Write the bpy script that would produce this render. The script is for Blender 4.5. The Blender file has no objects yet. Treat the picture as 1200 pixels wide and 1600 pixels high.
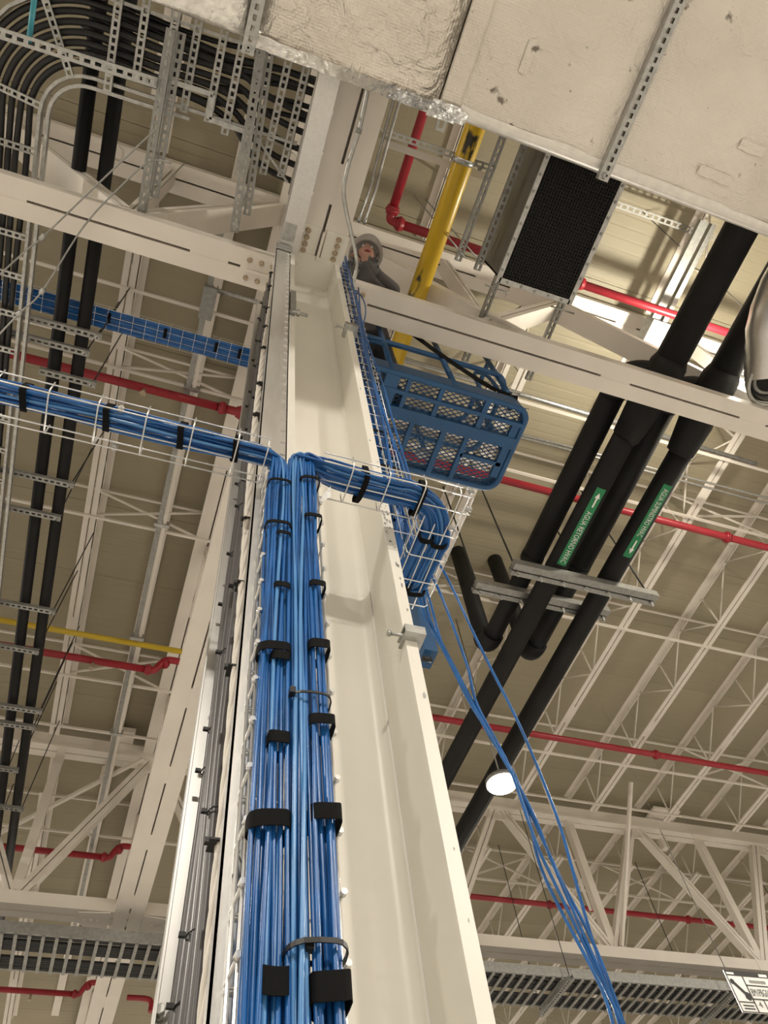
import bpy, math, random
from mathutils import Vector, Matrix
random.seed(7)
PI = math.pi
SC = bpy.context.scene
COL = SC.collection

# ---------------------------------------------------------------- camera, world, lamps, exposure
# camera at eye height; the origin of the scene is the camera, the floor lies 1.6 m below it
FPX = 1190.4
RW = ((0.94373108, -0.31521291, -0.10006238), (0.22148718, 0.82710292, -0.51656965), (0.24559131, 0.46534029, 0.85037834))
cam_d = bpy.data.cameras.new('camera')
cam_d.sensor_fit = 'VERTICAL'; cam_d.sensor_height = 36.0; cam_d.lens = FPX / 1600 * 36.0
cam_d.clip_start = 0.02; cam_d.clip_end = 200
cam = bpy.data.objects.new('camera', cam_d); COL.objects.link(cam)
r_, d_, f_ = [Vector(v) for v in RW]
m = Matrix.Identity(4)
for i in range(3):
    m[i][0] = r_[i]; m[i][1] = -d_[i]; m[i][2] = -f_[i]
cam.matrix_world = m
SC.camera = cam

w = bpy.data.worlds.new('world'); SC.world = w; w.use_nodes = True
w.node_tree.nodes['Background'].inputs[0].default_value = (0.9, 0.92, 1.0, 1)
w.node_tree.nodes['Background'].inputs[1].default_value = 0.25
SC.view_settings.view_transform = 'Standard'; SC.view_settings.look = 'None'
SC.view_settings.gamma = 1.0; SC.view_settings.use_curve_mapping = False
SC.view_settings.exposure = -0.60
SC.cycles.use_denoising = True
SC.cycles.max_bounces = 8
SC.cycles.diffuse_bounces = 5

def area(name, loc, size, power, color=(1.0, 0.93, 0.82), rot=(0, 0, 0), shape='DISK'):
    l = bpy.data.lights.new(name, 'AREA'); l.shape = shape; l.size = size; l.energy = power; l.color = color
    o = bpy.data.objects.new(name, l); COL.objects.link(o); o.location = loc; o.rotation_euler = rot
    return o
# the hall's high-bay lamps, in rows under the joists
LAMPW = 820
for i, (lx, ly) in enumerate([(-7.3, -6.5), (-1.0, -6.5), (5.2, -6.5), (11.5, -6.5), (-7.3, 0.9), (11.5, 0.9),
                              (-7.3, 7.9), (14.5, 6.0), (-7.3, 16.5), (-1, 18.5), (5.2, 18.5), (11.5, 16.5)]):
    area('high_bay_light', (lx, ly, 6.9), 0.5, LAMPW)

# ---------------------------------------------------------------- pixel helpers (a pixel of the 1200x1600 photo and a real plane give a point)
def ray(x, y):
    a, b = (x - 600) / FPX, (y - 800) / FPX
    return r_ * a + d_ * b + f_
def PZ(x, y, z): d = ray(x, y); return d * (z / d.z)
def PY(x, y, Y): d = ray(x, y); return d * (Y / d.y)
def PX(x, y, X): d = ray(x, y); return d * (X / d.x)

# ---------------------------------------------------------------- materials
def mat(name, color, rough=0.5, metal=0.0, var=0.0, vscale=6.0, bump=0.0, bscale=40.0, spec=None, stretch=None, dirt=None):
    m = bpy.data.materials.new(name); m.use_nodes = True
    nt = m.node_tree; b = nt.nodes['Principled BSDF']
    b.inputs['Base Color'].default_value = (*color, 1); b.inputs['Roughness'].default_value = rough
    b.inputs['Metallic'].default_value = metal
    if spec is not None: b.inputs['Specular IOR Level'].default_value = spec
    tc = nt.nodes.new('ShaderNodeTexCoord'); src = tc.outputs['Object']
    if stretch:
        mp = nt.nodes.new('ShaderNodeMapping'); mp.inputs['Scale'].default_value = stretch
        nt.links.new(src, mp.inputs['Vector']); src = mp.outputs['Vector']
    if var > 0:
        n = nt.nodes.new('ShaderNodeTexNoise'); n.inputs['Scale'].default_value = vscale; n.inputs['Detail'].default_value = 5
        nt.links.new(src, n.inputs['Vector'])
        r = nt.nodes.new('ShaderNodeValToRGB')
        r.color_ramp.elements[0].position = 0.3; r.color_ramp.elements[1].position = 0.7
        r.color_ramp.elements[0].color = (*[c * (1 - var) for c in color], 1)
        r.color_ramp.elements[1].color = (*[min(1, c * (1 + var)) for c in color], 1)
        nt.links.new(n.outputs['Fac'], r.inputs['Fac'])
        out = r.outputs['Color']
        if dirt:
            n2 = nt.nodes.new('ShaderNodeTexNoise'); n2.inputs['Scale'].default_value = dirt[1]; n2.inputs['Detail'].default_value = 8
            nt.links.new(src, n2.inputs['Vector'])
            r2 = nt.nodes.new('ShaderNodeValToRGB'); r2.color_ramp.elements[0].position = dirt[2]; r2.color_ramp.elements[1].position = dirt[2] + 0.05
            r2.color_ramp.elements[0].color = (0, 0, 0, 1); r2.color_ramp.elements[1].color = (1, 1, 1, 1)
            nt.links.new(n2.outputs['Fac'], r2.inputs['Fac'])
            mx = nt.nodes.new('ShaderNodeMixRGB'); mx.inputs['Color2'].default_value = (*dirt[0], 1)
            nt.links.new(r2.outputs['Color'], mx.inputs['Fac']); nt.links.new(out, mx.inputs['Color1']); out = mx.outputs['Color']
        nt.links.new(out, b.inputs['Base Color'])
    if bump > 0:
        n = nt.nodes.new('ShaderNodeTexNoise'); n.inputs['Scale'].default_value = bscale; n.inputs['Detail'].default_value = 4
        nt.links.new(src, n.inputs['Vector'])
        bp = nt.nodes.new('ShaderNodeBump'); bp.inputs['Strength'].default_value = bump; bp.inputs['Distance'].default_value = 0.01
        nt.links.new(n.outputs['Fac'], bp.inputs['Height']); nt.links.new(bp.outputs['Normal'], b.inputs['Normal'])
    return m

M = dict(
    white=mat('white_paint', (0.74, 0.69, 0.63), 0.42, var=0.05, vscale=2.5),
    column=mat('column_paint', (0.80, 0.775, 0.71), 0.38, var=0.035, vscale=3, bump=0.05, bscale=9, dirt=((0.42, 0.38, 0.33), 30, 0.79)),
    deck=mat('deck_paint', (0.315, 0.278, 0.196), 0.55, var=0.06, vscale=0.7),
    floor=mat('concrete', (0.42, 0.40, 0.37), 0.35, var=0.08, vscale=0.6),
    wall=mat('wall_panel', (0.6, 0.58, 0.54), 0.6, var=0.03),
    galv=mat('galvanised', (0.44, 0.44, 0.425), 0.38, 0.85, var=0.18, vscale=30),
    galvd=mat('galvanised_dull', (0.32, 0.32, 0.305), 0.5, 0.6, var=0.15, vscale=25),
    alu=mat('aluminium', (0.72, 0.71, 0.69), 0.30, 0.9, var=0.05, vscale=10, stretch=(6, 6, 0.7)),
    wire=mat('zinc_wire', (0.78, 0.78, 0.77), 0.3, 0.75),
    blue=mat('blue_cable', (0.014, 0.112, 0.36), 0.24, var=0.2, vscale=14),
    blue2=mat('blue_cable_highlit', (0.09, 0.26, 0.56), 0.22, var=0.10, vscale=14),  # paler blue: highlights on some cables are put into the colour
    velcro=mat('black_velcro', (0.005, 0.005, 0.0055), 0.9, spec=0.2),
    plastic=mat('black_plastic', (0.006, 0.006, 0.0065), 0.4),
    insul=mat('black_insulation', (0.010, 0.010, 0.0105), 0.62, var=0.3, vscale=3, spec=0.25),
    bcable=mat('black_cable', (0.012, 0.012, 0.014), 0.45),
    gcable=mat('grey_cable', (0.065, 0.062, 0.064), 0.35),
    rope=mat('pale_stranded', (0.62, 0.58, 0.52), 0.45),
    red=mat('red_paint', (0.33, 0.018, 0.03), 0.38, var=0.1, vscale=5),
    yellow=mat('yellow_paint', (0.62, 0.40, 0.015), 0.35, var=0.08, vscale=4, dirt=((0.03, 0.025, 0.015), 9, 0.595), stretch=(1, 0.35, 1)),
    yplain=mat('yellow_plain', (0.60, 0.42, 0.03), 0.4),
    lift=mat('lift_blue', (0.010, 0.072, 0.19), 0.42, var=0.12, vscale=9, dirt=((0.2, 0.16, 0.12), 20, 0.80)),
    green=mat('label_green', (0.01, 0.21, 0.075), 0.45),
    label=mat('label_white', (0.8, 0.8, 0.78), 0.5),
    ink=mat('black_ink', (0.02, 0.018, 0.018), 0.6),
    teal=mat('teal_tube', (0.06, 0.33, 0.42), 0.4),
    casing=mat('shaded_sheet', (0.17, 0.165, 0.15), 0.5, 0.5, var=0.15, vscale=8),  # darker grey than galvanised: the box's shade is in its colour
    dark=mat('mesh_and_shade_black', (0.006, 0.006, 0.006), 0.8),
    rust=mat('rusty_bolt', (0.45, 0.36, 0.26), 0.6, 0.3, var=0.3, vscale=60),
    skin=mat('skin', (0.42, 0.22, 0.16), 0.5),
    shirt=mat('grey_shirt', (0.10, 0.09, 0.09), 0.85, var=0.2, vscale=12),
    trousers=mat('dark_trousers', (0.035, 0.036, 0.04), 0.85),
    boot=mat('boot', (0.03, 0.02, 0.015), 0.6),
    hat=mat('hard_hat', (0.85, 0.83, 0.79), 0.35),
    gloss=mat('glove', (0.16, 0.16, 0.15), 0.7),
)
def duct_material(name='foil_scrim', metal=0.3, crease=0.55, rough=0.36):
    m = bpy.data.materials.new(name); m.use_nodes = True
    nt = m.node_tree; b = nt.nodes['Principled BSDF']; L = nt.links.new
    b.inputs['Roughness'].default_value = rough; b.inputs['Metallic'].default_value = metal
    tc = nt.nodes.new('ShaderNodeTexCoord')
    n1 = nt.nodes.new('ShaderNodeTexNoise'); n1.inputs['Scale'].default_value = 1.6; n1.inputs['Detail'].default_value = 6
    L(tc.outputs['Object'], n1.inputs['Vector'])
    r1 = nt.nodes.new('ShaderNodeValToRGB')
    r1.color_ramp.elements[0].position = 0.3; r1.color_ramp.elements[0].color = (0.68, 0.63, 0.56, 1)
    r1.color_ramp.elements[1].position = 0.7; r1.color_ramp.elements[1].color = (0.82, 0.77, 0.70, 1)
    L(n1.outputs['Fac'], r1.inputs['Fac'])
    n3 = nt.nodes.new('ShaderNodeTexNoise'); n3.inputs['Scale'].default_value = 11; n3.inputs['Detail'].default_value = 9
    L(tc.outputs['Object'], n3.inputs['Vector'])
    r3 = nt.nodes.new('ShaderNodeValToRGB'); r3.color_ramp.elements[0].position = 0.675; r3.color_ramp.elements[1].position = 0.74
    L(n3.outputs['Fac'], r3.inputs['Fac'])
    mx = nt.nodes.new('ShaderNodeMixRGB'); mx.inputs['Color2'].default_value = (0.2, 0.17, 0.14, 1)
    L(r3.outputs['Color'], mx.inputs['Fac']); L(r1.outputs['Color'], mx.inputs['Color1']); L(mx.outputs['Color'], b.inputs['Base Color'])
    # reinforcing scrim: fine grid relief plus creases
    wv = nt.nodes.new('ShaderNodeTexWave'); wv.inputs['Scale'].default_value = 22; wv.bands_direction = 'X'
    wv2 = nt.nodes.new('ShaderNodeTexWave'); wv2.inputs['Scale'].default_value = 22; wv2.bands_direction = 'Y'
    L(tc.outputs['Object'], wv.inputs['Vector']); L(tc.outputs['Object'], wv2.inputs['Vector'])
    ad = nt.nodes.new('ShaderNodeMath'); L(wv.outputs['Fac'], ad.inputs[0]); L(wv2.outputs['Fac'], ad.inputs[1])
    n2 = nt.nodes.new('ShaderNodeTexNoise'); n2.inputs['Scale'].default_value = 9; n2.inputs['Detail'].default_value = 7; n2.inputs['Distortion'].default_value = 1.2
    L(tc.outputs['Object'], n2.inputs['Vector'])
    b1 = nt.nodes.new('ShaderNodeBump'); b1.inputs['Strength'].default_value = 0.22; b1.inputs['Distance'].default_value = 0.004
    b2 = nt.nodes.new('ShaderNodeBump'); b2.inputs['Strength'].default_value = crease; b2.inputs['Distance'].default_value = 0.03
    L(ad.outputs[0], b1.inputs['Height']); L(n2.outputs['Fac'], b2.inputs['Height'])
    L(b1.outputs['Normal'], b2.inputs['Normal']); L(b2.outputs['Normal'], b.inputs['Normal'])
    return m
M['duct'] = duct_material()
M['duct2'] = duct_material('foil_facing', 0.75, 1.0, 0.28)
M['trim'] = mat('foil_corner', (0.80, 0.77, 0.72), 0.36, 0.55, var=0.06, vscale=20, bump=0.15, bscale=14)
M['foil'] = mat('foil_tape', (0.78, 0.76, 0.72), 0.22, 0.85, var=0.15, vscale=25, bump=0.9, bscale=26)
def emit(name, col, s):
    m = bpy.data.materials.new(name); m.use_nodes = True
    b = m.node_tree.nodes['Principled BSDF']; b.inputs['Emission Color'].default_value = (*col, 1); b.inputs['Emission Strength'].default_value = s
    return m
M['glow'] = emit('lamp_glow', (1.0, 0.95, 0.86), 60)

# ---------------------------------------------------------------- mesh builder
class MB:
    def __init__(s): s.v = []; s.f = []; s.sm = []
    def add(s, vs, fs, smooth=False):
        o = len(s.v); s.v += [tuple(v) for v in vs]; s.f += [tuple(i + o for i in f) for f in fs]; s.sm += [smooth] * len(fs); return s
    def box(s, a, b):
        (x0, y0, z0), (x1, y1, z1) = a, b
        vs = [(x0, y0, z0), (x1, y0, z0), (x1, y1, z0), (x0, y1, z0), (x0, y0, z1), (x1, y0, z1), (x1, y1, z1), (x0, y1, z1)]
        return s.add(vs, [(0, 3, 2, 1), (4, 5, 6, 7), (0, 1, 5, 4), (1, 2, 6, 5), (2, 3, 7, 6), (3, 0, 4, 7)])
    def bar(s, p, q, w, h, up=(0, 0, 1), du=0.0, dv=0.0):
        p, q = Vector(p), Vector(q); d = (q - p).normalized(); up = Vector(up)
        sd = d.cross(up)
        if sd.length < 1e-4: up = Vector((0, 1, 0)); sd = d.cross(up)
        sd.normalize(); u = sd.cross(d).normalized()
        vs = []
        for c in (p, q):
            c = c + sd * du + u * dv
            vs += [c - sd * w / 2 - u * h / 2, c + sd * w / 2 - u * h / 2, c + sd * w / 2 + u * h / 2, c - sd * w / 2 + u * h / 2]
        return s.add(vs, [(0, 1, 2, 3), (7, 6, 5, 4), (0, 4, 5, 1), (1, 5, 6, 2), (2, 6, 7, 3), (3, 7, 4, 0)])
    def tube(s, pts, r, n=8, closed=False, caps=True, radii=None):
        pts = [Vector(p) for p in pts]; k = len(pts)
        vs, fs = [], []; prev = None
        for i, p in enumerate(pts):
            if closed: d = pts[(i + 1) % k] - pts[i - 1]
            else: d = pts[min(i + 1, k - 1)] - pts[max(i - 1, 0)]
            if d.length < 1e-9: d = Vector((0, 0, 1))
            d.normalize()
            if prev is None:
                a = Vector((0, 0, 1)) if abs(d.z) < 0.9 else Vector((1, 0, 0))
                prev = (a - d * a.dot(d)).normalized()
            else:
                prev = (prev - d * prev.dot(d))
                prev = prev.normalized() if prev.length > 1e-6 else Vector((1, 0, 0))
            b = d.cross(prev)
            rr = radii[i] if radii else r
            for j in range(n):
                a = 2 * PI * j / n
                vs.append(p + (prev * math.cos(a) + b * math.sin(a)) * rr)
        for i in range(k if closed else k - 1):
            i2 = (i + 1) % k
            for j in range(n):
                fs.append((i * n + j, i * n + (j + 1) % n, i2 * n + (j + 1) % n, i2 * n + j))
        s.add(vs, fs, True)
        if caps and not closed:
            o = len(s.v) - len(vs)
            s.f.append(tuple(o + j for j in range(n))[::-1]); s.sm.append(False)
            s.f.append(tuple(o + (k - 1) * n + j for j in range(n))); s.sm.append(False)
        return s
    def build(s, name, m, parent=None):
        me = bpy.data.meshes.new(name); me.from_pydata(s.v, [], s.f); me.materials.append(m)
        me.polygons.foreach_set('use_smooth', s.sm); me.update()
        return link(name, me, parent)

def link(name, me, parent=None, loc=None):
    o = bpy.data.objects.new(name, me); COL.objects.link(o)
    if parent is not None: o.parent = parent
    if loc is not None: o.location = loc
    return o
def tag(o, label, cat, group=None):
    o['label'] = label; o['category'] = cat
    if group: o['group'] = group
    return o
def thing(name, label, cat, loc=(0, 0, 0), group=None):
    o = bpy.data.objects.new(name, None); COL.objects.link(o); o.location = loc; o.empty_display_size = 0.05
    return tag(o, label, cat, group)
def box(name, a, b, m, parent=None): return MB().box(a, b).build(name, m, parent)
def bar(name, p, q, w, h, m, parent=None, up=(0, 0, 1)): return MB().bar(p, q, w, h, up).build(name, m, parent)
def tube(name, pts, r, m, parent=None, n=10, radii=None): return MB().tube(pts, r, n, radii=radii).build(name, m, parent)
def struct(o): o['kind'] = 'structure'; return o
def stuff(o): o['kind'] = 'stuff'; return o
def bez(pts, per=8):
    """Catmull-Rom through the points"""
    P = [Vector(p) for p in pts]; P = [P[0] * 2 - P[1]] + P + [P[-1] * 2 - P[-2]]; out = []
    for i in range(1, len(P) - 2):
        for t in range(per):
            t /= per
            a, b, c, d = P[i - 1], P[i], P[i + 1], P[i + 2]
            out.append(0.5 * ((2 * b) + (c - a) * t + (2 * a - 5 * b + 4 * c - d) * t * t + (3 * b - a - 3 * c + d) * t ** 3))
    out.append(P[-2]); return out
def slotted(p, q, w, h, pitch=0.05, slot=0.03, sw=0.35, up=(0, 0, 1), t=0.003):
    """U channel, its web (with real slots) on the -up side"""
    p, q = Vector(p), Vector(q); L = (q - p).length; d = (q - p) / L; up = Vector(up)
    sd = d.cross(up).normalized(); u = sd.cross(d).normalized(); mb = MB()
    for sgn in (-1, 1):
        mb.bar(p + sd * sgn * (w / 2 - t / 2), q + sd * sgn * (w / 2 - t / 2), t, h, up)
        e = w * (1 - sw) / 2
        mb.bar(p + sd * sgn * (w / 2 - e / 2) - u * (h / 2), q + sd * sgn * (w / 2 - e / 2) - u * (h / 2), e, t, up)
        mb.bar(p + sd * sgn * (w / 2 - w * .12) + u * (h / 2), q + sd * sgn * (w / 2 - w * .12) + u * (h / 2), w * .24, t, up)
    n = max(1, int(L / pitch)); k = L / n
    for i in range(n + 1):
        c = i * k; a = max(0, c - (k - slot * k / pitch) / 2); b = min(L, c + (k - slot * k / pitch) / 2)
        mb.bar(p + d * a - u * (h / 2), p + d * b - u * (h / 2), w * sw, t, up)
    return mb
def text_mesh(s, size, name='lettering', m=None, parent=None, xf=None, align='LEFT', sx=1.0):
    cu = bpy.data.curves.new('t', 'FONT'); cu.body = s; cu.size = size; cu.align_x = align; cu.resolution_u = 2
    o = bpy.data.objects.new('t', cu); COL.objects.link(o)
    bpy.context.view_layer.update()
    me = bpy.data.meshes.new_from_object(o.evaluated_get(bpy.context.evaluated_depsgraph_get()))
    COL.objects.unlink(o); bpy.data.objects.remove(o); bpy.data.curves.remove(cu)
    for v in me.vertices: v.co = xf(v.co.x * sx, v.co.y)
    me.materials.clear(); me.materials.append(m); me.name = name
    return link(name, me, parent)
def copy_tree(o, loc=None, parent=None):
    c = o.copy(); COL.objects.link(c)
    if parent is not None: c.parent = parent
    if loc is not None: c.location = loc
    for ch in o.children: copy_tree(ch, None, c)
    return c

# ================================================================ THE HALL
CH = 5.2            # underside of the truss bottom chords
DECK = 7.78         # underside of the roof deck
X0, X1, Y0, Y1, FZ = -13.0, 24.0, -13.0, 26.0, -1.6
struct(box('floor', (X0, Y0, FZ - 0.2), (X1, Y1, FZ), M['floor']))
for n, a, b in (('wall_left', (X0 - .2, Y0, FZ), (X0, Y1, DECK + .3)), ('wall_right', (X1, Y0, FZ), (X1 + .2, Y1, DECK + .3)),
                ('wall_back', (X0, Y0 - .2, FZ), (X1, Y0, DECK + .3)), ('wall_far', (X0, Y1, FZ), (X1, Y1 + .2, DECK + .3))):
    struct(box(n, a, b, M['wall']))
ceil = struct(box('ceiling', (X0, Y0, DECK + 0.10), (X1, Y1, DECK + 0.2), M['deck']))
# ribbed deck sheets, ribs along X, one sheet per metre
mb = MB(); W_ = 0.996; prof = []; nrib = 9; pt = W_ / nrib
for i in range(nrib):
    y = i * pt
    prof += [(y, 0), (y + pt * .74, 0), (y + pt * .80, 0.0014), (y + pt * .94, 0.0014)]
prof.append((W_, 0)); prof = [(0, 0.03)] + prof + [(W_, 0.03)]
vs = [(X0, y, DECK + z) for y, z in prof] + [(X1, y, DECK + z) for y, z in prof]; k = len(prof)
mb.add(vs, [(i, i + 1, k + i + 1, k + i) for i in range(k - 1)])
sheet = mb.build('deck_sheet', M['deck'], ceil); sheet.location.y = -3.0
for i in range(1, 24): link('deck_sheet', sheet.data, ceil, (0, -3.0 + i * 1.0, 0))
sh2 = box('deck_sheet', (X0, Y0, DECK), (X1, -3.02, DECK + .03), M['deck'], ceil)

# ---------------------------------------------------------------- trusses
def double_chord(name, p, q, w, h, parent, gap=0.016, fill=1.25, phase=0.3, up=(0, 0, 1)):
    """two members side by side with a dark slit between, closed above, filler plates now and then"""
    p, q = Vector(p), Vector(q); d = (q - p).normalized(); L = (q - p).length; mb = MB(); hw = (w - gap) / 2
    for sgn in (-1, 1): mb.bar(p, q, hw, h, up, du=sgn * (hw + gap) / 2)
    mb.bar(p, q, gap + .004, .01, up, dv=h / 2 - .006)
    c = phase
    while c + .25 < L:
        mb.bar(p + d * c, p + d * (c + .25), gap + .002, h * .9, up, dv=-.003); c += fill
    return mb.build(name, M['white'], parent)
def web(name, p, q, w, t, parent, gap=0.014, up=(0, 1, 0)):
    mb = MB(); hw = (w - gap) / 2
    for sgn in (-1, 1): mb.bar(p, q, hw, t, up, du=sgn * (hw + gap) / 2)
    mb.bar(p, q, gap + .002, .008, up)
    return mb.build(name, M['white'], parent)
def bolt_mb(mb, c, n, r=.012, h=.016):
    c, n = Vector(c), Vector(n).normalized()
    mb.tube([c - n * .004, c + n * h * .35], r * 1.5, 8); mb.tube([c, c + n * h], r, 6); return mb

# truss standing on the column, along X
T1 = thing('roof_truss', 'near white steel truss resting on the tall column, bottom chord crossing the picture', 'truss', (0.43, 1.3, CH))
def ch(o, root):
    o.parent = root; o.matrix_parent_inverse = Matrix.Translation(-root.location); return o
def in_thing(root, fn, *a, **k):
    return ch(fn(*a, **k), root)
Y1_ = 1.295
for a, b, ph in ((-12.5, 0.215, 0.9), (0.70, 23, 2.0)):
    ch(double_chord('bottom_chord', (a, Y1_, CH + .06), (b, Y1_, CH + .06), .235, .12, None, phase=ph), T1)
ch(double_chord('top_chord', (-12.5, 1.3, 7.62), (23, 1.3, 7.62), .26, .14, None, fill=1.6), T1)
for (xa, za), (xb, zb), w_ in (((.25, 7.55), (2.12, 5.36), .20), ((1.72, 5.36), (3.2, 7.55), .16), ((2.6, 7.55), (4.65, 5.36), .20),
                               ((4.7, 5.36), (6.1, 7.55), .16), ((6.2, 7.55), (7.6, 5.36), .2),
                               ((-2.25, 7.55), (-.82, 5.36), .24), ((-.74, 5.36), (.2, 7.55), .20), ((-2.3, 7.55), (-3.9, 5.36), .2)):
    ch(web('diagonal', (xa, 1.3, za), (xb, 1.3, zb), .1, w_, None, up=(0, 1, 0)), T1)
for x in (1.85, 4.68, -.79):
    ch(web('vertical', (x, 1.3, 5.34), (x, 1.3, 7.55), .07, .13, None, up=(0, 1, 0)), T1)
for xa, xb in ((-.02, .235), (.66, .86)):
    mb = MB().box((xa, 1.19, CH - .012), (xb, 1.40, CH))
    for i in range(3):
        for yy in (1.235, 1.355): bb = MB(); bolt_mb(bb, (xa + .05 + i * (xb - xa - .1) / 2, yy, CH - .012), (0, 0, -1), .012, .025); ch(bb.build('bolt', M['rust'], None), T1)
    ch(mb.build('gusset_plate', M['white'], None), T1)
ch(MB().box((.02, 1.292, CH - .06), (.2, 1.302, CH - .012)).build('stiffener', M['white'], None), T1)

# second truss, deeper in the hall
Y2_ = 8.7
T2 = thing('roof_truss', 'far white steel truss with zigzag webs, behind the bright lamp', 'truss', (6.75, Y2_, CH))
ch(double_chord('bottom_chord', (-12.5, Y2_, CH + .082), (23, Y2_, CH + .082), .26, .15, None, fill=2.4), T2)
ch(double_chord('top_chord', (-12.5, Y2_, 7.48), (23, Y2_, 7.48), .24, .19, None, fill=2.4), T2)
for kx in range(-3, 5):
    xb = 6.75 + 2.42 * kx
    if kx < -1: xb = -.85 + 2.42 * (kx + 3)
    ch(web('diagonal', (xb - 1.15, Y2_, 7.42), (xb - .03, Y2_, 5.35), .10, .12, None), T2)
    ch(web('diagonal', (xb + 1.15, Y2_, 7.42), (xb + .03, Y2_, 5.35), .13, .12, None), T2)
    ch(bar('vertical', (xb, Y2_, 5.34), (xb, Y2_, 7.42), .11, .11, M['white'], None, up=(0, 1, 0)), T2)
    ch(MB().box((xb - .2, Y2_ - .012, 5.30), (xb + .2, Y2_ + .012, 5.52)).build('gusset_plate', M['white'], None), T2)
    ch(MB().box((xb + 1.0, Y2_ - .012, 7.25), (xb + 1.42, Y2_ + .012, 7.42)).build('gusset_plate', M['white'], None), T2)

# girder along Y through the column head
G = thing('roof_girder', 'white double-channel girder running away over the column head, slit along its underside', 'girder', (.41, 1.3, CH))
ch(double_chord('bottom_chord', (.41, 1.42, CH + .06), (.38, 22, CH + .06), .32, .12, None, gap=.016, fill=1.05, phase=.5), G)
ch(double_chord('bottom_chord', (.45, -7, CH + .06), (.44, 1.17, CH + .06), .33, .12, None, gap=.018, fill=2.3, phase=.6), G)
ch(double_chord('top_chord', (.33, -7, 7.60), (.32, 22, 7.50), .30, .14, None, fill=2.1), G)
for i in range(8):
    ya = 1.5 + i * 2.4
    ch(web('diagonal', (.36, ya, 5.32), (.36, ya + 1.2, 7.45), .09, .12, None, up=(1, 0, 0)), G)
    ch(web('diagonal', (.36, ya + 1.2, 7.45), (.36, ya + 2.4, 5.32), .09, .12, None, up=(1, 0, 0)), G)
# bolted connection under the girder at the column head
for xa, xb in ((.285, .425), (.465, .615)):
    mb = MB().bar(((xa + xb) / 2, .905, CH - .008), ((xa + xb) / 2, 1.10, CH - .014), xb - xa, .016)
    for i in range(4):
        for xx in ((xa + .06),) if xa < .4 else ((xb - .065),):
            bb = MB(); bolt_mb(bb, (xx, .94 + i * .043, CH - .018), (0, 0, -1), .013, .03); ch(bb.build('bolt', M['rust'], None), G)
    ch(mb.build('splice_plate', M['column'], None), G)
ch(MB().bar((.445, .92, CH - .03), (.445, 1.10, CH - .04), .014, .07).build('stiffener', M['white'], None), G)
# gusset plates where the girder crosses the far truss
for sx in (-1, 1):
    mb = MB(); xs = (.38 + sx * .18, .38 + sx * .52)
    z = CH - .015
    vs = [(xs[0], Y2_ - .14, z), (xs[1], Y2_ - .1, z), (xs[1], Y2_ + .06, z), (xs[1] - sx * .15, Y2_ + .26, z), (xs[0], Y2_ + .3, z)]
    vs2 = [(a, b, c + .014) for a, b, c in vs]
    mb.add(vs + vs2, [(0, 1, 2, 3, 4), (9, 8, 7, 6, 5)] + [(i, (i + 1) % 5, 5 + (i + 1) % 5, 5 + i) for i in range(5)])
    for i in range(3): bolt_mb(mb, (xs[0] + sx * (.12 + i * .07), Y2_ + .02, z), (0, 0, -1), .014, .02)
    ch(mb.build('gusset_plate', M['white'], None), G)

# ---------------------------------------------------------------- the column
CX0, CX1, CT = 0.264, 0.596, 0.030
CY0, CY1 = 1.09, 1.49
col = thing('steel_column', 'tall white wide-flange steel column, its web and flanges rising from the bottom edge', 'column', (.43, 1.29, FZ))
def fillet_column():
    mb = MB(); t = .016; r = .03; yc = (CY0 + CY1) / 2
    # web with rounded fillets to the flanges, near face
    prof = []
    for i in range(5):
        a = PI / 2 * i / 4; prof.append((CX0 + CT + r - r * math.cos(a) , yc - t / 2 - r + r * math.sin(a)))
    for i in range(5):
        a = PI / 2 * i / 4; prof.append((CX1 - CT - r + r * math.sin(a), yc - t / 2 - r + r * math.cos(a)))
    prof[5:5] = [((CX0 + CX1) / 2, yc - t / 2)]
    back = [(x, 2 * yc - y) for x, y in reversed(prof)]
    pr = prof + back; k = len(pr)
    vs = [(x, y, FZ) for x, y in pr] + [(x, y, CH - .02) for x, y in pr]
    mb.add(vs, [(i, (i + 1) % k, k + (i + 1) % k, k + i) for i in range(k)], True)
    return mb
ch(fillet_column().build('web', M['column'], None), col)
for xa, xb in ((CX0, CX0 + CT), (CX1 - CT, CX1)):
    ch(box('flange', (xa, CY0, FZ), (xb, CY1, CH - .02), M['column']), col)
ch(box('cap_plate', (CX0 - .01, CY0 - .01, CH - .035), (CX1 + .01, CY1 + .01, CH - .012), M['column']), col)
# chipped paint along the right flange's near edge
rnd = random.Random(21); mb = MB()
for i in range(46):
    z = rnd.choice((rnd.uniform(1.55, 2.12), rnd.uniform(1.7, 2.05), rnd.uniform(.3, 4.6))); x = rnd.uniform(CX1 - CT + .003, CX1 - .004); k = rnd.randint(5, 8); s_ = rnd.uniform(.002, .006)
    vs = [(min(CX1 - .001, max(CX1 - CT + .001, x + s_ * rnd.uniform(.4, 1) * math.cos(2 * PI * j / k))), CY0 - .0006, z + 2.2 * s_ * rnd.uniform(.4, 1.2) * math.sin(2 * PI * j / k)) for j in range(k)]
    mb.add(vs, [tuple(range(k))])
o = ch(stuff(mb.build('paint_chips', M['galvd'], None)), col)
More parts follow.
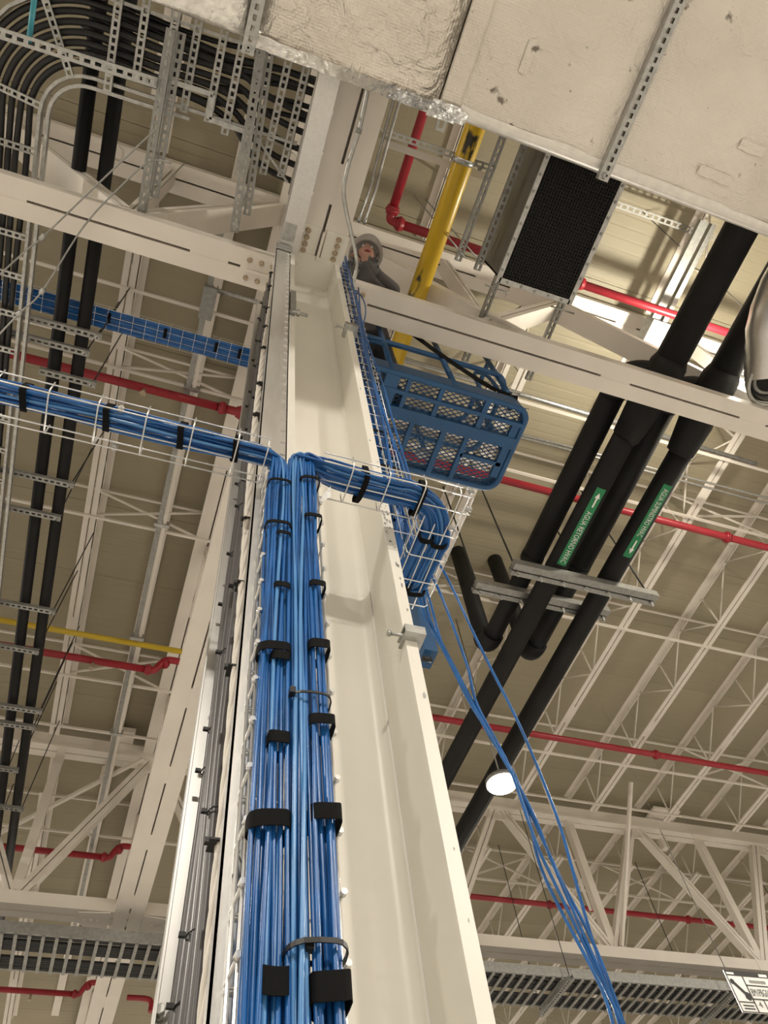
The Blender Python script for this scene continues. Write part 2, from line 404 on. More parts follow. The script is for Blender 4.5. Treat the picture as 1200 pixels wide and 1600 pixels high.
# ---------------------------------------------------------------- roof joists (open web), bottom chord short of its seats
def make_joist(L, label):
    t = thing('roof_joist', label, 'joist', (0, 0, DECK))
    mb = MB()
    for sgn in (-1, 1): mb.box((sgn * .006, 0, -.012), (sgn * .075, L, -.0)).box((sgn * .006, 0, -.065), (sgn * .015, L, -.012))
    mb.build('top_chord', M['white'], t)
    mb = MB()
    for sgn in (-1, 1): mb.box((sgn * .009, .42, -.622), (sgn * .062, L - .45, -.612)).box((sgn * .009, .42, -.612), (sgn * .017, L - .45, -.565))
    mb.box((-.009, 1.2, -.62), (.009, 1.45, -.612)).box((-.009, L - 2.4, -.62), (.009, L - 2.1, -.612))
    mb.build('bottom_chord', M['white'], t)
    n = max(2, round((L - 1.2) / 1.18)); s = (L - 1.2) / n
    ver = MB().tube([(0, 0, -.59), (0, 0, -.05)], .013, 6).build('web_rod', M['white'], t); vm = ver.data; ver.location = (0, .6, 0)
    dg = MB().tube([(0, 0, -.59), (0, s / 2, -.05)], .011, 6).build('web_rod', M['white'], t); dm = dg.data; dg.location = (0, .6, 0)
    dg2 = MB().tube([(0, 0, -.59), (0, -s / 2, -.05)], .011, 6).build('web_rod', M['white'], t); dm2 = dg2.data; dg2.location = (0, .6, 0)
    for i in range(1, n + 1):
        for me in (vm, dm2) + ((dm,) if i < n else ()): link('web_rod', me, t, (0, .6 + i * s, 0))
    return t
JX = [-2.25, -.95, 1.62, 2.92, 4.25, 5.56, 6.83, 8.13, 9.42, 10.72, 12.0]
ordn = ['first', 'second', 'third', 'fourth', 'fifth', 'sixth', 'seventh', 'eighth', 'ninth', 'tenth', 'eleventh']
j0 = make_joist(7.16, ''); used = False
near_lab = {-.95: 'white roof joist left of the girder, beside the two slim black pipes', -2.25: 'white roof joist at the left edge above the black cable ladder',
            1.62: 'white roof joist directly above the blue lift basket', 2.92: 'white roof joist left of the thick black water pipes',
            4.25: 'white roof joist hidden partly by the thick black water pipes', 5.56: 'white roof joist just right of the green labelled pipes',
            6.83: 'white roof joist, second right of the green labelled pipes', 8.13: 'white roof joist, third right of the green labelled pipes',
            9.42: 'white roof joist ending at the far truss by the right edge', 10.72: 'short end of white roof joist at far right above the truss'}
for x in JX[:10]:
    o = j0 if not used else copy_tree(j0)
    used = True; o.location = (x, 1.42, DECK); o['label'] = near_lab[x]; o['group'] = 'open web roof joists'
j1 = make_joist(7.4, ''); used = False
far_x = [-2.25, -.95, 1.62, 4.25, 5.56, 6.83, 8.13, 9.42, 10.72, 12.0, 13.3]
for i, x in enumerate(far_x):
    o = j1 if not used else copy_tree(j1)
    used = True; o.location = (x, 8.84, DECK); o['group'] = 'joists beyond the far truss'
    o['label'] = ('white roof joist beyond the far truss, left of the girder by the slim pipes' if x == -.95 else
                  'white roof joist beyond the far truss at the left picture edge' if x < -1 else
                  'white roof joist beyond the far truss, %s from the column' % ordn[i - 2])
j2 = make_joist(6.2, 'white roof joist overhead, between the two slotted hangers at upper left'); j2.location = (-.95, -5.05, DECK); j2['group'] = 'overhead joists'
o = copy_tree(j2); o.location = (4.25, -5.05, DECK); o['label'] = 'white roof joist overhead, behind the thick black pipes at upper right'
o = copy_tree(j2); o.location = (1.62, -5.05, DECK); o['label'] = 'white roof joist overhead, behind the yellow pipe beside the grille box'

# bridging between the joists
def bridging(y, label, lo=True, hi=True, xs=None, cross=()):
    t = thing('joist_bridging', label, 'bracing', (5.5, y, DECK - .6), 'bridging rows between joists')
    a, b = xs or (-12, 23)
    if lo: ch(bar('lower_bar', (a, y, DECK - .63), (b, y, DECK - .63), .028, .028, M['white']), t)
    if hi: ch(bar('upper_bar', (a, y, DECK - .07), (b, y, DECK - .07), .024, .024, M['white']), t)
    for xa, xb in cross:
        ch(bar('cross_brace', (xa, y, DECK - .6), (xb, y, DECK - .08), .022, .022, M['white']), t)
        ch(bar('cross_brace', (xa, y + .012, DECK - .08), (xb, y + .012, DECK - .6), .022, .022, M['white']), t)
bridging(2.27, 'single thin white bridging bar nearest the near truss', hi=False)
bridging(3.05, 'pair of thin white bridging bars beside the first red pipe', cross=((-.95, .2), (5.56, 6.83)))
bridging(4.77, 'pair of thin white bridging bars midway between the two trusses', cross=((-.95, .2), (2.92, 4.25)))
bridging(7.08, 'pair of thin white bridging bars just past the second red pipe', cross=((-.95, .2), (8.13, 9.42)))
bridging(7.95, 'single thin white bridging bar closest to the far truss', hi=False)
bridging(10.0, 'pair of thin white bridging bars seen through the far truss webs', cross=((5.56, 6.83), (8.13, 9.42)))
bridging(12.4, 'pair of thin white bridging bars low down behind the far cable ladder')
bridging(-.9, 'thin white bridging bar overhead at the upper right corner by the ribbed deck', hi=False)
for p, q, lab in (((5.56, 7.4, 7.15), (7.3, 9.6, 6.55), 'slender white diagonal brace right of the lamp at the far truss'),
                  ((7.15, 7.45, 7.2), (6.85, 8.62, 5.4), 'slender white strut dropping from a joist end to the far truss'),
                  ((.2, 8.5, 7.3), (-1.5, 9.6, 6.6), 'slender white diagonal brace at lower left between truss and joist')):
    tag(bar('brace', p, q, .045, .045, M['white']), lab, 'brace')
t = thing('roof_unit_curb', 'white flat bracket box on top of the far truss, right side', 'bracket', (8.5, 8.6, 7.5))
ch(box('plate', (8.25, 8.35, 7.60), (8.75, 8.9, 7.64), M['white']), t); ch(box('hanger', (8.5, 8.78, 7.22), (8.6, 8.88, 7.4), M['white']), t)
t = thing('roof_unit_curb', 'white flat bracket box on top of the far truss, left side by girder', 'bracket', (-.1, 8.6, 7.5))
ch(box('plate', (-.28, 8.36, 7.58), (.02, 8.62, 7.66), M['white']), t); ch(box('hanger', (-.3, 8.8, 7.2), (-.15, 8.9, 7.34), M['white']), t)

# galvanised channel along the left bay with its white purlin
t = thing('purlin_channel', 'galvanised conduit strapped to a white strip, running away left of the girder', 'channel', (-.25, 1.5, 7.0))
ch(bar('purlin', (-.22, -3, DECK - .05), (-.22, 16, DECK - .05), .13, .08, M['white']), t)
ch(bar('channel', (-.25, 1.45, 7.05), (-.2, 12, 7.05), .05, .05, M['galvd']), t)
ch(bar('channel', (-.20, 1.45, 7.06), (-.15, 12, 7.06), .035, .04, M['white']), t)
ch(MB().box((-.29, 2.0, 6.98), (-.17, 2.3, 7.1)).build('junction_box', M['galvd'], None), t)
ch(tube('conduit', [(-.25, 2.02, 7.03), (.6, 2.02, 7.03)], .022, M['galv'], None), t)
for i in range(5): ch(box('clip', (-.285, 3 + i * 1.6, 7.02), (-.13, 3.04 + i * 1.6, 7.1), M['galv']), t)

# ================================================================ OVERHEAD SERVICES
# ---------------------------------------------------------------- big insulated duct overhead, along X
DZ, DY = 4.5, 0.03
duct = thing('supply_duct', 'wide foil-faced insulated duct overhead across the top of the picture', 'duct', (1.5, -.7, DZ))
def duct_body(xa, xb, m, name):
    mb = MB(); r = .05; pr = []
    for cx, cz, a0 in ((DY - r, DZ + r, -PI / 2), (DY - r, DZ + .6 - r, 0), (-1.55 + r, DZ + .6 - r, PI / 2), (-1.55 + r, DZ + r, PI)):
        for i in range(6):
            a = a0 + PI / 2 * i / 5; pr.append((cx + r * math.cos(a), cz + r * math.sin(a)))
    k = len(pr); nx = max(2, int((xb - xa) / .12)); vs = []; rnd = random.Random(3)
    for j in range(nx + 1):
        x = xa + (xb - xa) * j / nx
        for i, (y, z) in enumerate(pr):
            q = .006 * math.sin(x * 9 + i) + rnd.uniform(-.003, .003)
            vs.append((x, y + q * .7, z + q))
    fs = [(j * k + i, j * k + (i + 1) % k, (j + 1) * k + (i + 1) % k, (j + 1) * k + i) for j in range(nx) for i in range(k)]
    fs += [tuple(range(k))[::-1], tuple(nx * k + i for i in range(k))]
    mb.add(vs, fs, True); mb.sm[-2:] = [False, False]
    return mb.build(name, m, None)
ch(duct_body(-4.0, -.22, M['foil'], 'foil_section'), duct)['label'] = 'shiny crumpled foil section of the duct'
ch(duct_body(-.22, .775, M['duct2'], 'wrap_section'), duct)
ch(duct_body(.785, 7.0, M['duct'], 'wrap_section'), duct)
# foil tape along the lower far corner and over the seam
def tape(name, pts, wdt, up, amp=.004, seed=1, m='foil'):
    rnd = random.Random(seed); mb = MB(); P = [Vector(p) for p in pts]; L = (P[-1] - P[0]).length; n = max(4, int(L / .03)); vs = []
    d = (P[-1] - P[0]).normalized(); up = Vector(up).normalized(); sd = d.cross(up).normalized()
    for i in range(n + 1):
        c = P[0].lerp(P[-1], i / n)
        for j in range(5):
            vs.append(c + sd * (wdt * (j / 4 - .5) + rnd.uniform(-.004, .004)) + up * (rnd.uniform(0, amp)))
    mb.add(vs, [(i * 5 + j, i * 5 + j + 1, (i + 1) * 5 + j + 1, (i + 1) * 5 + j) for i in range(n) for j in range(4)], True)
    return mb.build(name, M[m], None)
ch(tape('corner_tape', [(-.2, DY - .006, DZ + .008), (.95, DY - .006, DZ + .008)], .085, (0, .7, -.7), .003, 2), duct)
mb = MB(); vs = []; nn = 60; rnd = random.Random(4)
for i in range(nn + 1):
    x = .9 + i * 6.1 / nn; w0 = rnd.uniform(-.006, .006)
    for j in range(7):
        a = -PI / 2 - .25 + (PI / 2 + .5) * j / 6; rr = .0575 + rnd.uniform(-.0008, .0008)
        vs.append((x, DY - .05 + rr * math.cos(a) + (w0 if j == 0 else 0), DZ + .05 + rr * math.sin(a) - .002))
mb.add(vs, [(i * 7 + j, i * 7 + j + 1, (i + 1) * 7 + j + 1, (i + 1) * 7 + j) for i in range(nn) for j in range(6)], True)
ch(mb.build('corner_tape', M['trim'], None), duct)
ch(tape('tape_patch', [(.74, DY - .008, DZ + .004), (.90, DY - .008, DZ + .004)], .12, (0, .7, -.7), .008, 9), duct)
ch(tape('seam_tape', [(.84, -1.4, DZ - .008), (.84, DY - .06, DZ - .008)], .10, (0, 0, -1), .006, 5, 'duct'), duct)
for x, y, w_, l_ in ((1.15, -.35, .05, .16), (2.55, -.35, .16, .05), (2.42, -.16, .22, .05), (2.95, -.42, .2, .06), (3.05, -.12, .18, .07)):
    ch(tape('tape_patch', [(x - w_ / 2, y, DZ - .009), (x + w_ / 2, y, DZ - .009)], l_, (0, 0, -1), .007, int(x * 100), 'duct'), duct)
for x, ya, yb, lab in ((1.785, -1.7, .065, 'long slotted steel channel under the duct, holes in a row, right side'),
                       (-.215, -1.7, .095, 'short slotted steel channel under the foil duct at the top left')):
    t = thing('trapeze_channel', lab, 'channel', (x, yb, DZ - .06))
    ch(slotted((x, ya, DZ - .035), (x, yb, DZ - .035), .062, .04, .045, .026, .3).build('channel', M['galv'], None), t)
    ch(MB().tube([(x, yb - .03, DZ - .08), (x, yb - .03, DZ + .9)], .006, 8).build('rod', M['galv'], None), t)
    mb = MB(); bolt_mb(mb, (x, yb - .03, DZ - .06), (0, 0, -1), .012, .02); ch(mb.build('nut', M['galv'], None), t)
t = thing('hanging_tab', 'small galvanised tab with two holes below the duct edge', 'bracket', tuple(PZ(690, 195, 4.9)))
p = PZ(694, 180, 4.95); q = PZ(686, 205, 4.95)
ch(slotted(p, q, .06, .012, .06, .035, .4).build('tab', M['galv'], None), t)

# ---------------------------------------------------------------- black mesh intake box beside the duct
BZ = 4.95
xa, xb, ya, yb = 1.60, 2.12, -.1, .82
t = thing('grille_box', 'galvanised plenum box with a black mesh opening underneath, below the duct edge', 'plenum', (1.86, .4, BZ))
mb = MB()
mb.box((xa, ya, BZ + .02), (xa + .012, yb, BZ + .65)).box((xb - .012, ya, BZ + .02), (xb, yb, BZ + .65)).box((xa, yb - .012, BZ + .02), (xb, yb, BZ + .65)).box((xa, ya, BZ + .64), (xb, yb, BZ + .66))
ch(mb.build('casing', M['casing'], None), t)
mb = MB(); fw = .032
mb.box((xa - .02, ya, BZ), (xa + fw - .02, yb + .02, BZ + .02)).box((xb - fw + .02, ya, BZ), (xb + .02, yb + .02, BZ + .02)).box((xa, yb - fw + .02, BZ), (xb, yb + .02, BZ + .02))
ch(mb.build('flange', M['galv'], None), t)
mb = MB(); n = 52
for i in range(26): mb.box((xa + .012 + i * .0192, ya, BZ + .012), (xa + .0185 + i * .0192, yb, BZ + .016))
for i in range(44): mb.box((xa, ya + .01 + i * .021, BZ + .013), (xb, ya + .0165 + i * .021, BZ + .017))
ch(stuff(mb.build('black_mesh', M['dark'], None)), t)
ch(box('back_sheet', (xa + .013, ya, BZ + .05), (xb - .013, yb - .014, BZ + .06), M['dark']), t)  # plain black sheet just above the mesh
sc = MB(); bolt_mb(sc, (0, 0, 0), (0, 0, -1), .007, .01); scm = None
for i in range(8):
    for x in (xa - .004, xb + .004):
        o = sc.build('screw', M['galvd'], None) if scm is None else link('screw', scm); scm = o.data; ch(o, t); o.location = (x, .06 + i * .1, BZ)
for i in range(5): o = link('screw', scm); ch(o, t); o.location = (xa + .06 + i * .1, yb + .004, BZ)
for i, (x, l) in enumerate(((1.52, 'left edge'), (1.40, 'outer left edge'))):
    tt = thing('upright_channel', 'slotted galvanised channel along the %s of the grille box' % l, 'channel', (x, .8, 5.3))
    ch(slotted((x, -.3, 5.25 + i * .12), (x, .86, 5.25 + i * .12), .045, .03, .05, .03).build('channel', M['galvd'], None), tt)
    ch(MB().tube([(x, .8, 5.2), (x, .8, DECK)], .006).build('rod', M['galv'], None), tt)
for xx, ya_, yb_, lab in ((1.80, .82, 1.6, 'slotted hanger strut behind the near chord, left below the grille box'), (2.35, .9, 1.6, 'slotted hanger strut behind the near chord, right below the grille box')):
    t = thing('hanger_strut', lab, 'strut', (xx, yb_, 5.6))
    ch(slotted((xx, ya_, 5.62), (xx, yb_, 5.62), .05, .03, .05, .03, .4).build('channel', M['galvd'], None), t)
    ch(MB().tube([(xx - .08, 1.0, 5.6), (xx + .12, 1.0, 5.6)], .006).build('cross_rod', M['galv'], None), t)

# galvanised light strut behind the pipes, right, and chain strap on the deck
t = thing('rail_channel', 'dark galvanised rail under the ribbed deck, behind the thick black pipe', 'channel', (3.3, .5, 7.4))
p, q = PZ(1100, 345, 7.3), PZ(1012, 520, 7.3)
ch(bar('rail', p, q, .09, .05, M['galvd'], None), t); ch(bar('rail', p + Vector((.1, 0, 0)), q + Vector((.1, 0, 0)), .05, .07, M['galv'], None), t)
ch(MB().box(tuple(q - Vector((.06, .16, .1))), tuple(q + Vector((.16, .1, .06)))).build('end_box', M['galvd'], None), t)
t = thing('slotted_strap', 'pale perforated strap crossing the ribbed deck at the upper right', 'strap', tuple(PZ(1040, 350, 7.5)))
ch(slotted(PZ(960, 318, 7.5), PZ(1115, 372, 7.5), .06, .02, .07, .045, .5).build('strap', M['galv'], None), t)

# ---------------------------------------------------------------- red sprinkler pipes
def coupling(mb, c, d, r):
    c, d = Vector(c), Vector(d).normalized(); mb.tube([c - d * .035, c + d * .035], r * 1.35, 12); 
    mb.tube([c - d * .012, c + d * .012], r * 1.6, 12); return mb
def pipe(name, label, runs, r, m, cat='pipe', couplings=(), group=None, n=14):
    t = thing(name, label, cat, tuple(runs[0][0]), group)
    for rn in runs: ch(tube('pipe_run', rn, r, m, None, n), t)
    for c, d in couplings: ch(coupling(MB(), c, d, r).build('coupling', m, None), t)
    return t
RZ = 6.92; RR = .042
for y, xr, xe, l1, l2 in ((3.08, .95, 16, 'red sprinkler pipe emerging right of the blue lift basket', 'red sprinkler pipe at upper left with flanged coupling by the column'),
                          (6.56, .95, 17, 'red sprinkler pipe crossing the joists in front of the far truss', 'red sprinkler pipe at left below the thin yellow pipe'),
                          (10.13, .95, 18, 'red sprinkler pipe seen through the far truss webs at right', 'red sprinkler pipe at lower left behind the truss diagonals'),
                          (13.7, None, None, None, 'red sprinkler pipe in the bottom left corner under the cable ladder')):
    if xr:
        pipe('sprinkler_pipe', l1, [[(xr, y, RZ), (xe, y, RZ)]], RR, M['red'],
             couplings=[((x, y, RZ), (1, 0, 0)) for x in ((5.95, 8.6, 11.4) if y < 5 else (6.95, 9.6))], group='red sprinkler pipes')
    xe_ = {3.08: .26, 6.56: .14, 10.13: .14, 13.7: .18}[y]
    el = bez([(xe_ - .18, y, RZ), (xe_ - .08, y, RZ + .01), (xe_ - .02, y - .03, RZ + .1), (xe_ + .05, y - .05, RZ + .16), (xe_ + .2, y - .05, RZ + .17)], 6) if y > 5 else [(xe_ - .2, y, RZ), (xe_ + .3, y, RZ)]
    t = pipe('sprinkler_pipe', l2, [[(-6, y, RZ), (xe_ - .18, y, RZ)], el], RR, M['red'], couplings=[((xe_ - .15, y, RZ), (1, 0, 0)), ((xe_ + .02, y - .03 * (y > 5), RZ + (.12 if y > 5 else 0)), (1, 0, 0 if y < 5 else 1))], group='red sprinkler pipes')
    ch(MB().tube([(-.62, y, RZ - .04), (-.62, y, RZ - .12)], .018, 8).tube([(-.62, y, RZ - .12), (-.62, y, RZ - .13)], .03, 8).build('sprinkler_head', M['rust'], None), t)
pipe('sprinkler_pipe', 'red sprinkler pipe at lower left right of the girder, ending in an elbow', [bez([(.85, 13.7, RZ), (1.15, 13.7, RZ), (1.25, 13.7, RZ - .05), (1.26, 13.7, RZ - .2)], 5)], RR, M['red'])
pr = [(1.105, -3, RZ), (1.105, .90, RZ)]
t = pipe('sprinkler_pipe', 'red sprinkler pipe with an elbow between column head and yellow pipe', [pr, bez([(1.105, .90, RZ), (1.115, .955, RZ), (1.18, .97, RZ)], 6), [(1.18, .97, RZ), (7, .95, RZ)]], RR * .95, M['red'],
         couplings=[((1.105, .88, RZ), (0, 1, 0)), ((1.2, .97, RZ), (1, 0, 0)), ((2.98, .96, RZ), (1, 0, 0))])
# yellow pipes
pipe('gas_pipe', 'thin yellow pipe across the left bay above the red pipe', [[(-6, 6.2, RZ), (.33, 6.2, RZ)]], .032, M['yplain'])
ypipe = pipe('gas_pipe', 'thick chipped yellow pipe descending behind the near chord and the lift', [[(1.335, -3, 6.0), (1.36, 3.4, 6.0)]], .076, M['yellow'], n=24)
t = thing('pipe_support', 'slotted strut with a steel clamp band around the yellow pipe', 'support', (1.2, .28, 6.1))
ch(slotted((.74, .29, 6.11), (1.62, .27, 6.11), .045, .04, .05, .03, .4).build('strut', M['galv'], None), t)
ch(bar('strut', (.74, .36, 6.13), (1.62, .34, 6.13), .05, .03, M['white'], None), t)
ch(MB().tube([(1.345, .27, 6.0), (1.345, .31, 6.0)], .082, 20).build('clamp_band', M['galv'], None), t)
mb = MB(); bolt_mb(mb, (1.45, .28, 6.08), (0, 0, -1), .014, .03); bolt_mb(mb, (1.5, .3, 6.08), (0, 0, -1), .012, .02); ch(mb.build('bolt', M['galv'], None), t)
ch(MB().tube([(.76, .3, 6.1), (.74, 0.3, DECK)], .008).build('rod', M['galv'], None), t)
for x, l in ((.66, 'thin galvanised conduit beside the column head, left one'), (.70, 'thin galvanised conduit beside the column head, right one')):
    o = tube('conduit', bez([(x + .02, -2, 5.8), (x + .05, .2, 5.8), (x + .06, .62, 5.75), (x + .02, .84, 5.5)], 6), .011, M['galv']); tag(o, l, 'conduit')

# ---------------------------------------------------------------- thick black insulated water pipes, right
def ipipe(name, label, runs, r, extras=()):
    t = thing(name, label, 'pipe', tuple(runs[0][0][0]), 'black insulated water pipes')
    for pts, rr in runs: ch(tube('insulation', pts, r, M['insul'], None, 28, radii=rr), t)
    return t
ZA, ZP, ZH, RI = 5.74, 5.70, 5.97, .101
XA, XB = 3.49, 3.99
pA = ipipe('water_pipe', 'black return pipe carrying the green AGUA RETORNO label, widening at the chord', [
    ([(XA, -3, ZA), (XA, 1.12, ZA)], None), ([(XA, 1.12, ZA), (XA, 1.18, ZA), (XA, 1.42, ZA)], [.132, .155, .155]),
    ([(XA - .02, 1.42, ZA), (XA - .03, 1.58, ZP + .02), (XA - .06, 1.86, ZP), (XA - .07, 1.87, ZP)], [.15, .148, .12, .101]),
    ([(XA - .07, 1.8, ZP), (3.42, 3.0, ZP), (3.42, 14, ZP)], None)], RI)
pA.children[0].data = MB().tube([(XA, -3, ZA), (XA, 1.14, ZA)], .130, 32).build('x', M['insul']).data
pB = ipipe('water_pipe', 'black supply pipe carrying the green AGUA SUMINISTRO label, rightmost of four', [
    ([(XB, -3, ZA), (XB, 1.12, ZA)], None), ([(XB, 1.08, ZA), (XB, 1.15, ZA), (XB, 1.42, ZA)], [.132, .158, .158]),
    ([(XB - .02, 1.42, ZA), (XB - .01, 1.58, ZP + .02), (XB - .01, 1.86, ZP), (XB - .01, 1.87, ZP)], [.15, .148, .12, .101]),
    ([(XB - .0, 1.8, ZP), (3.99, 3.0, ZP), (3.99, 14, ZP)], None)], RI)
pB.children[0].data = MB().tube([(XB, -3, ZA), (XB, 1.12, ZA)], .130, 32).build('x', M['insul']).data
for o in [o for o in bpy.data.objects if o.name.startswith('x') and o.parent is None and o.type == 'MESH']: bpy.data.objects.remove(o)
for x, xt, lab in ((3.30, XA, 'black branch pipe, leftmost of four, turning up to the roof'), (3.81, XB, 'black branch pipe between the two labelled pipes, turning up to the roof')):
    t = ipipe('water_pipe', lab, [
        ([(x - .02, 1.5, ZH), (x, 3.35, ZH)], [RI * 1.08] * 2), ([(x, 3.35, ZH), (x, 3.42, ZH - .0), (x, 3.46, ZH)], [RI * 1.12, RI * 1.1, RI * .6]),
        ([(x, 3.4, ZH), (x, 4.5, ZH)], [RI * .92] * 2),
        ([(x, 4.38, ZH), (x, 4.42, ZH)] + [(x, 4.42 + .14 * math.sin(a * PI / 12), ZH + .14 - .14 * math.cos(a * PI / 12)) for a in range(1, 7)] + [(x + .01, 4.56, ZH + .2)], [RI * 1.1] * 9),
        ([(x, 4.56, ZH + .12), (x + .03, 4.57, DECK - .004)], [RI * .92] * 2),
        (bez([(xt, 1.3, ZA + .02), (x + .06, 1.36, ZH - .08), (x - .02, 1.48, ZH), (x - .02, 1.62, ZH)], 5), [RI * 1.15] * 16)], RI)
for z, y, xa, xb, lab in ((ZP - RI - .03, 3.3, 2.93, 4.46, 'double steel trapeze under the labelled pipes, front one, bolts along its slot'),
                          (ZH - RI - .03, 3.76, 2.80, 4.27, 'double steel trapeze holding the branch pipes, rear one')):
    t = thing('pipe_trapeze', lab, 'support', ((xa + xb) / 2, y, z), 'pipe trapezes')
    mb = MB()
    mb.box((xa, y - .075, z - .05), (xb, y - .006, z + .03)).box((xa, y + .012, z - .045), (xb, y + .06, z + .03)).box((xa, y - .02, z + .0), (xb, y + .03, z + .03))
    ch(mb.build('channel', M['galvd'], None), t)
    bm_ = None
    for i in range(7):
        x = xa + .05 + i * (xb - xa - .1) / 6
        if bm_ is None: o = MB().tube([(0, 0, -.10), (0, .012, .02)], .010, 8).tube([(0, 0, -.062), (0, 0, -.042)], .02, 6).build('bolt', M['galv'], None); bm_ = o.data
        else: o = link('bolt', bm_)
        ch(o, t); o.location = (x, y + .015, z - .01)
    for x in (xa + .04, xb - .04): ch(MB().tube([(x, y, z), (x - .02, y - .02, DECK)], .009, 8).build('rod', M['bcable'], None), t)

# green flow labels wrapped on the pipes' undersides
def pipe_label(txt, x, y0, y1, z, r, arrow_first, parent, tilt):
    def cyl(u, v, off=0.0):       # u along +Y, v towards +X around the pipe
        a = tilt + v / r
        return Vector((x + (r + off) * math.sin(a), u, z - (r + off) * math.cos(a)))
    hw = .042; mb = MB(); vs = []
    for i in range(9):
        v = -hw + 2 * hw * i / 8
        vs += [cyl(y0, v, .003), cyl(y1, v, .003)]
    mb.add(vs, [(2 * i, 2 * i + 1, 2 * i + 3, 2 * i + 2) for i in range(8)], True)
    lb = ch(mb.build('flow_label', M['green'], None), parent); lb['label'] = 'green label reading ' + txt
    ts = .066; L = y1 - y0
    ta, tb = (y0 + .24, y1 - .03) if arrow_first else (y0 + .04, y1 - .24)
    me_o = text_mesh(txt, ts, 'lettering', M['label'], None, lambda a, b: Vector((a, b, 0)))
    w_ = max(v.co.x for v in me_o.data.vertices); k = (tb - ta) / w_
    for v in me_o.data.vertices: v.co = cyl(ta + v.co.x * k, v.co.y - .023, .009)
    me_o.parent = lb; me_o.matrix_parent_inverse = lb.matrix_parent_inverse
    me_o.matrix_parent_inverse = Matrix.Identity(4)
    # arrow
    ac = y0 + .12 if arrow_first else y1 - .12; dr = -1 if arrow_first else 1
    pts = [(-.075, -.007), (.02, -.007), (.02, -.022), (.075, 0), (.02, .022), (.02, .007), (-.075, .007)]
    o = MB().add([cyl(ac + dr * a, b * dr, .007) for a, b in pts], [(0, 1, 5, 6), (1, 2, 3), (1, 3, 5), (3, 4, 5)]).build('arrow', M['label'], None)
    o.parent = lb; o.matrix_parent_inverse = Matrix.Identity(4)
ya, yb = PZ(945, 765, ZP - RI).y, PZ(885, 885, ZP - RI).y
pipe_label('AGUA RETORNO HVAC', 3.425, ya, yb, ZP, RI, True, pA, -.22)
ya, yb = PZ(1040, 757, ZP - RI).y, PZ(985, 872, ZP - RI).y
pipe_label('AGUA SUMINISTRO HVAC', 3.99, ya, yb, ZP, RI, False, pB, -.12)

# pipe clamp and thin wires by the thick pipes
tag(tube('wire', [PZ(1003, 330, DECK), PZ(1062, 385, 7.33)], .004, M['bcable']), 'thin dark wire in front of the ribbed deck by the strap', 'wire')
tag(tube('wire', [PZ(1118, 438, DECK), PZ(1180, 497, 5.9)], .005, M['galvd']), 'thin dark wire between the two thick black pipes', 'wire')

# ---------------------------------------------------------------- round spiral duct by the second lamp, right edge
t = thing('spiral_duct', 'round shiny spiral duct elbow with an open dark mouth at the right edge', 'duct', (4.35, 1.0, 5.4))
C = Vector((4.14, .97, 5.335)); R_ = .20
path = [C, C + Vector((0, -.01, .02)), C + Vector((-.03, -.07, .04)), C + Vector((-.1, -.2, .05)), C + Vector((-.22, -.42, .05)), C + Vector((-.28, -.8, .05)), C + Vector((-.28, -1.8, .05))]
pp = bez(path, 4); rad = [R_ * (1.0 + (.03 if i % 2 else 0)) for i in range(len(pp))]
ch(MB().tube(pp, R_, 32, caps=False, radii=rad).build('elbow', M['alu'], None), t)
ch(MB().tube([p_ for p_ in pp[:12]], R_ * .86, 32, caps=False).build('liner', M['galvd'], None), t)
mb = MB(); ring = [C + Vector((R_ * 1.02 * math.cos(a * PI / 16), R_ * 1.02 * math.sin(a * PI / 16), -.01)) for a in range(32)]
mb.tube(ring, .018, 8, closed=True); ch(mb.build('mouth_ring', M['galv'], None), t)
mb = MB(); ring = [C + Vector((R_ * .62 * math.cos(a * PI / 16), R_ * .62 * math.sin(a * PI / 16), .05)) for a in range(32)]
mb.tube(ring, .015, 8, closed=True); ch(mb.build('inner_ring', M['galvd'], None), t)
ch(MB().tube([C + Vector((0, -.02, .05)), C + Vector((0, -.02, .06))], R_ * .85, 24).build('dark_interior_disc', M['dark'], None), t)  # added black disc, paints the shade inside the open mouth

# ---------------------------------------------------------------- lamps in view
def high_bay(loc, label, power):
    t = thing('high_bay_lamp', label, 'lamp', loc); x, y, z = loc
    ch(MB().tube([(x, y, z), (x, y, z + .05), (x, y, z + .09), (x, y, z + .14)], .17, 28, radii=[.17, .17, .12, .06]).build('housing', M['galvd'], None), t)
    ch(MB().tube([(x, y, z - .012), (x, y, z - .002)], .155, 28).build('lens', M['glow'], None), t)
    ch(MB().tube([(x, y, z + .12), (x, y, DECK)], .008).build('hook', M['galvd'], None), t)
    o = area('high_bay_light', (x, y, z - .03), .3, power); ch(o, t)
high_bay(tuple(PY(785, 1225, 5.6)), 'blazing high bay lamp hanging in front of the far truss', 420)
LZ = PZ(1164, 592, 5.90)
t = thing('flood_lamp', 'small bright flood lamp wedged between thick black pipe and spiral duct', 'lamp', tuple(LZ))
ch(MB().box((LZ.x - .07, LZ.y - .035, LZ.z - .03), (LZ.x + .07, LZ.y - .0, LZ.z - .018)).build('bracket', M['galvd'], None), t)
ch(MB().box((LZ.x - .06, LZ.y - .03, LZ.z - .015), (LZ.x + .06, LZ.y + .025, LZ.z + .02)).build('lens', M['glow'], None), t)
pl = bpy.data.lights.new('flood_light', 'POINT'); pl.energy = 330; pl.color = (1, .93, .76); pl.shadow_soft_size = .07
po = bpy.data.objects.new('flood_light', pl); COL.objects.link(po); po.location = LZ + Vector((.02, 0, .1)); ch(po, t); 
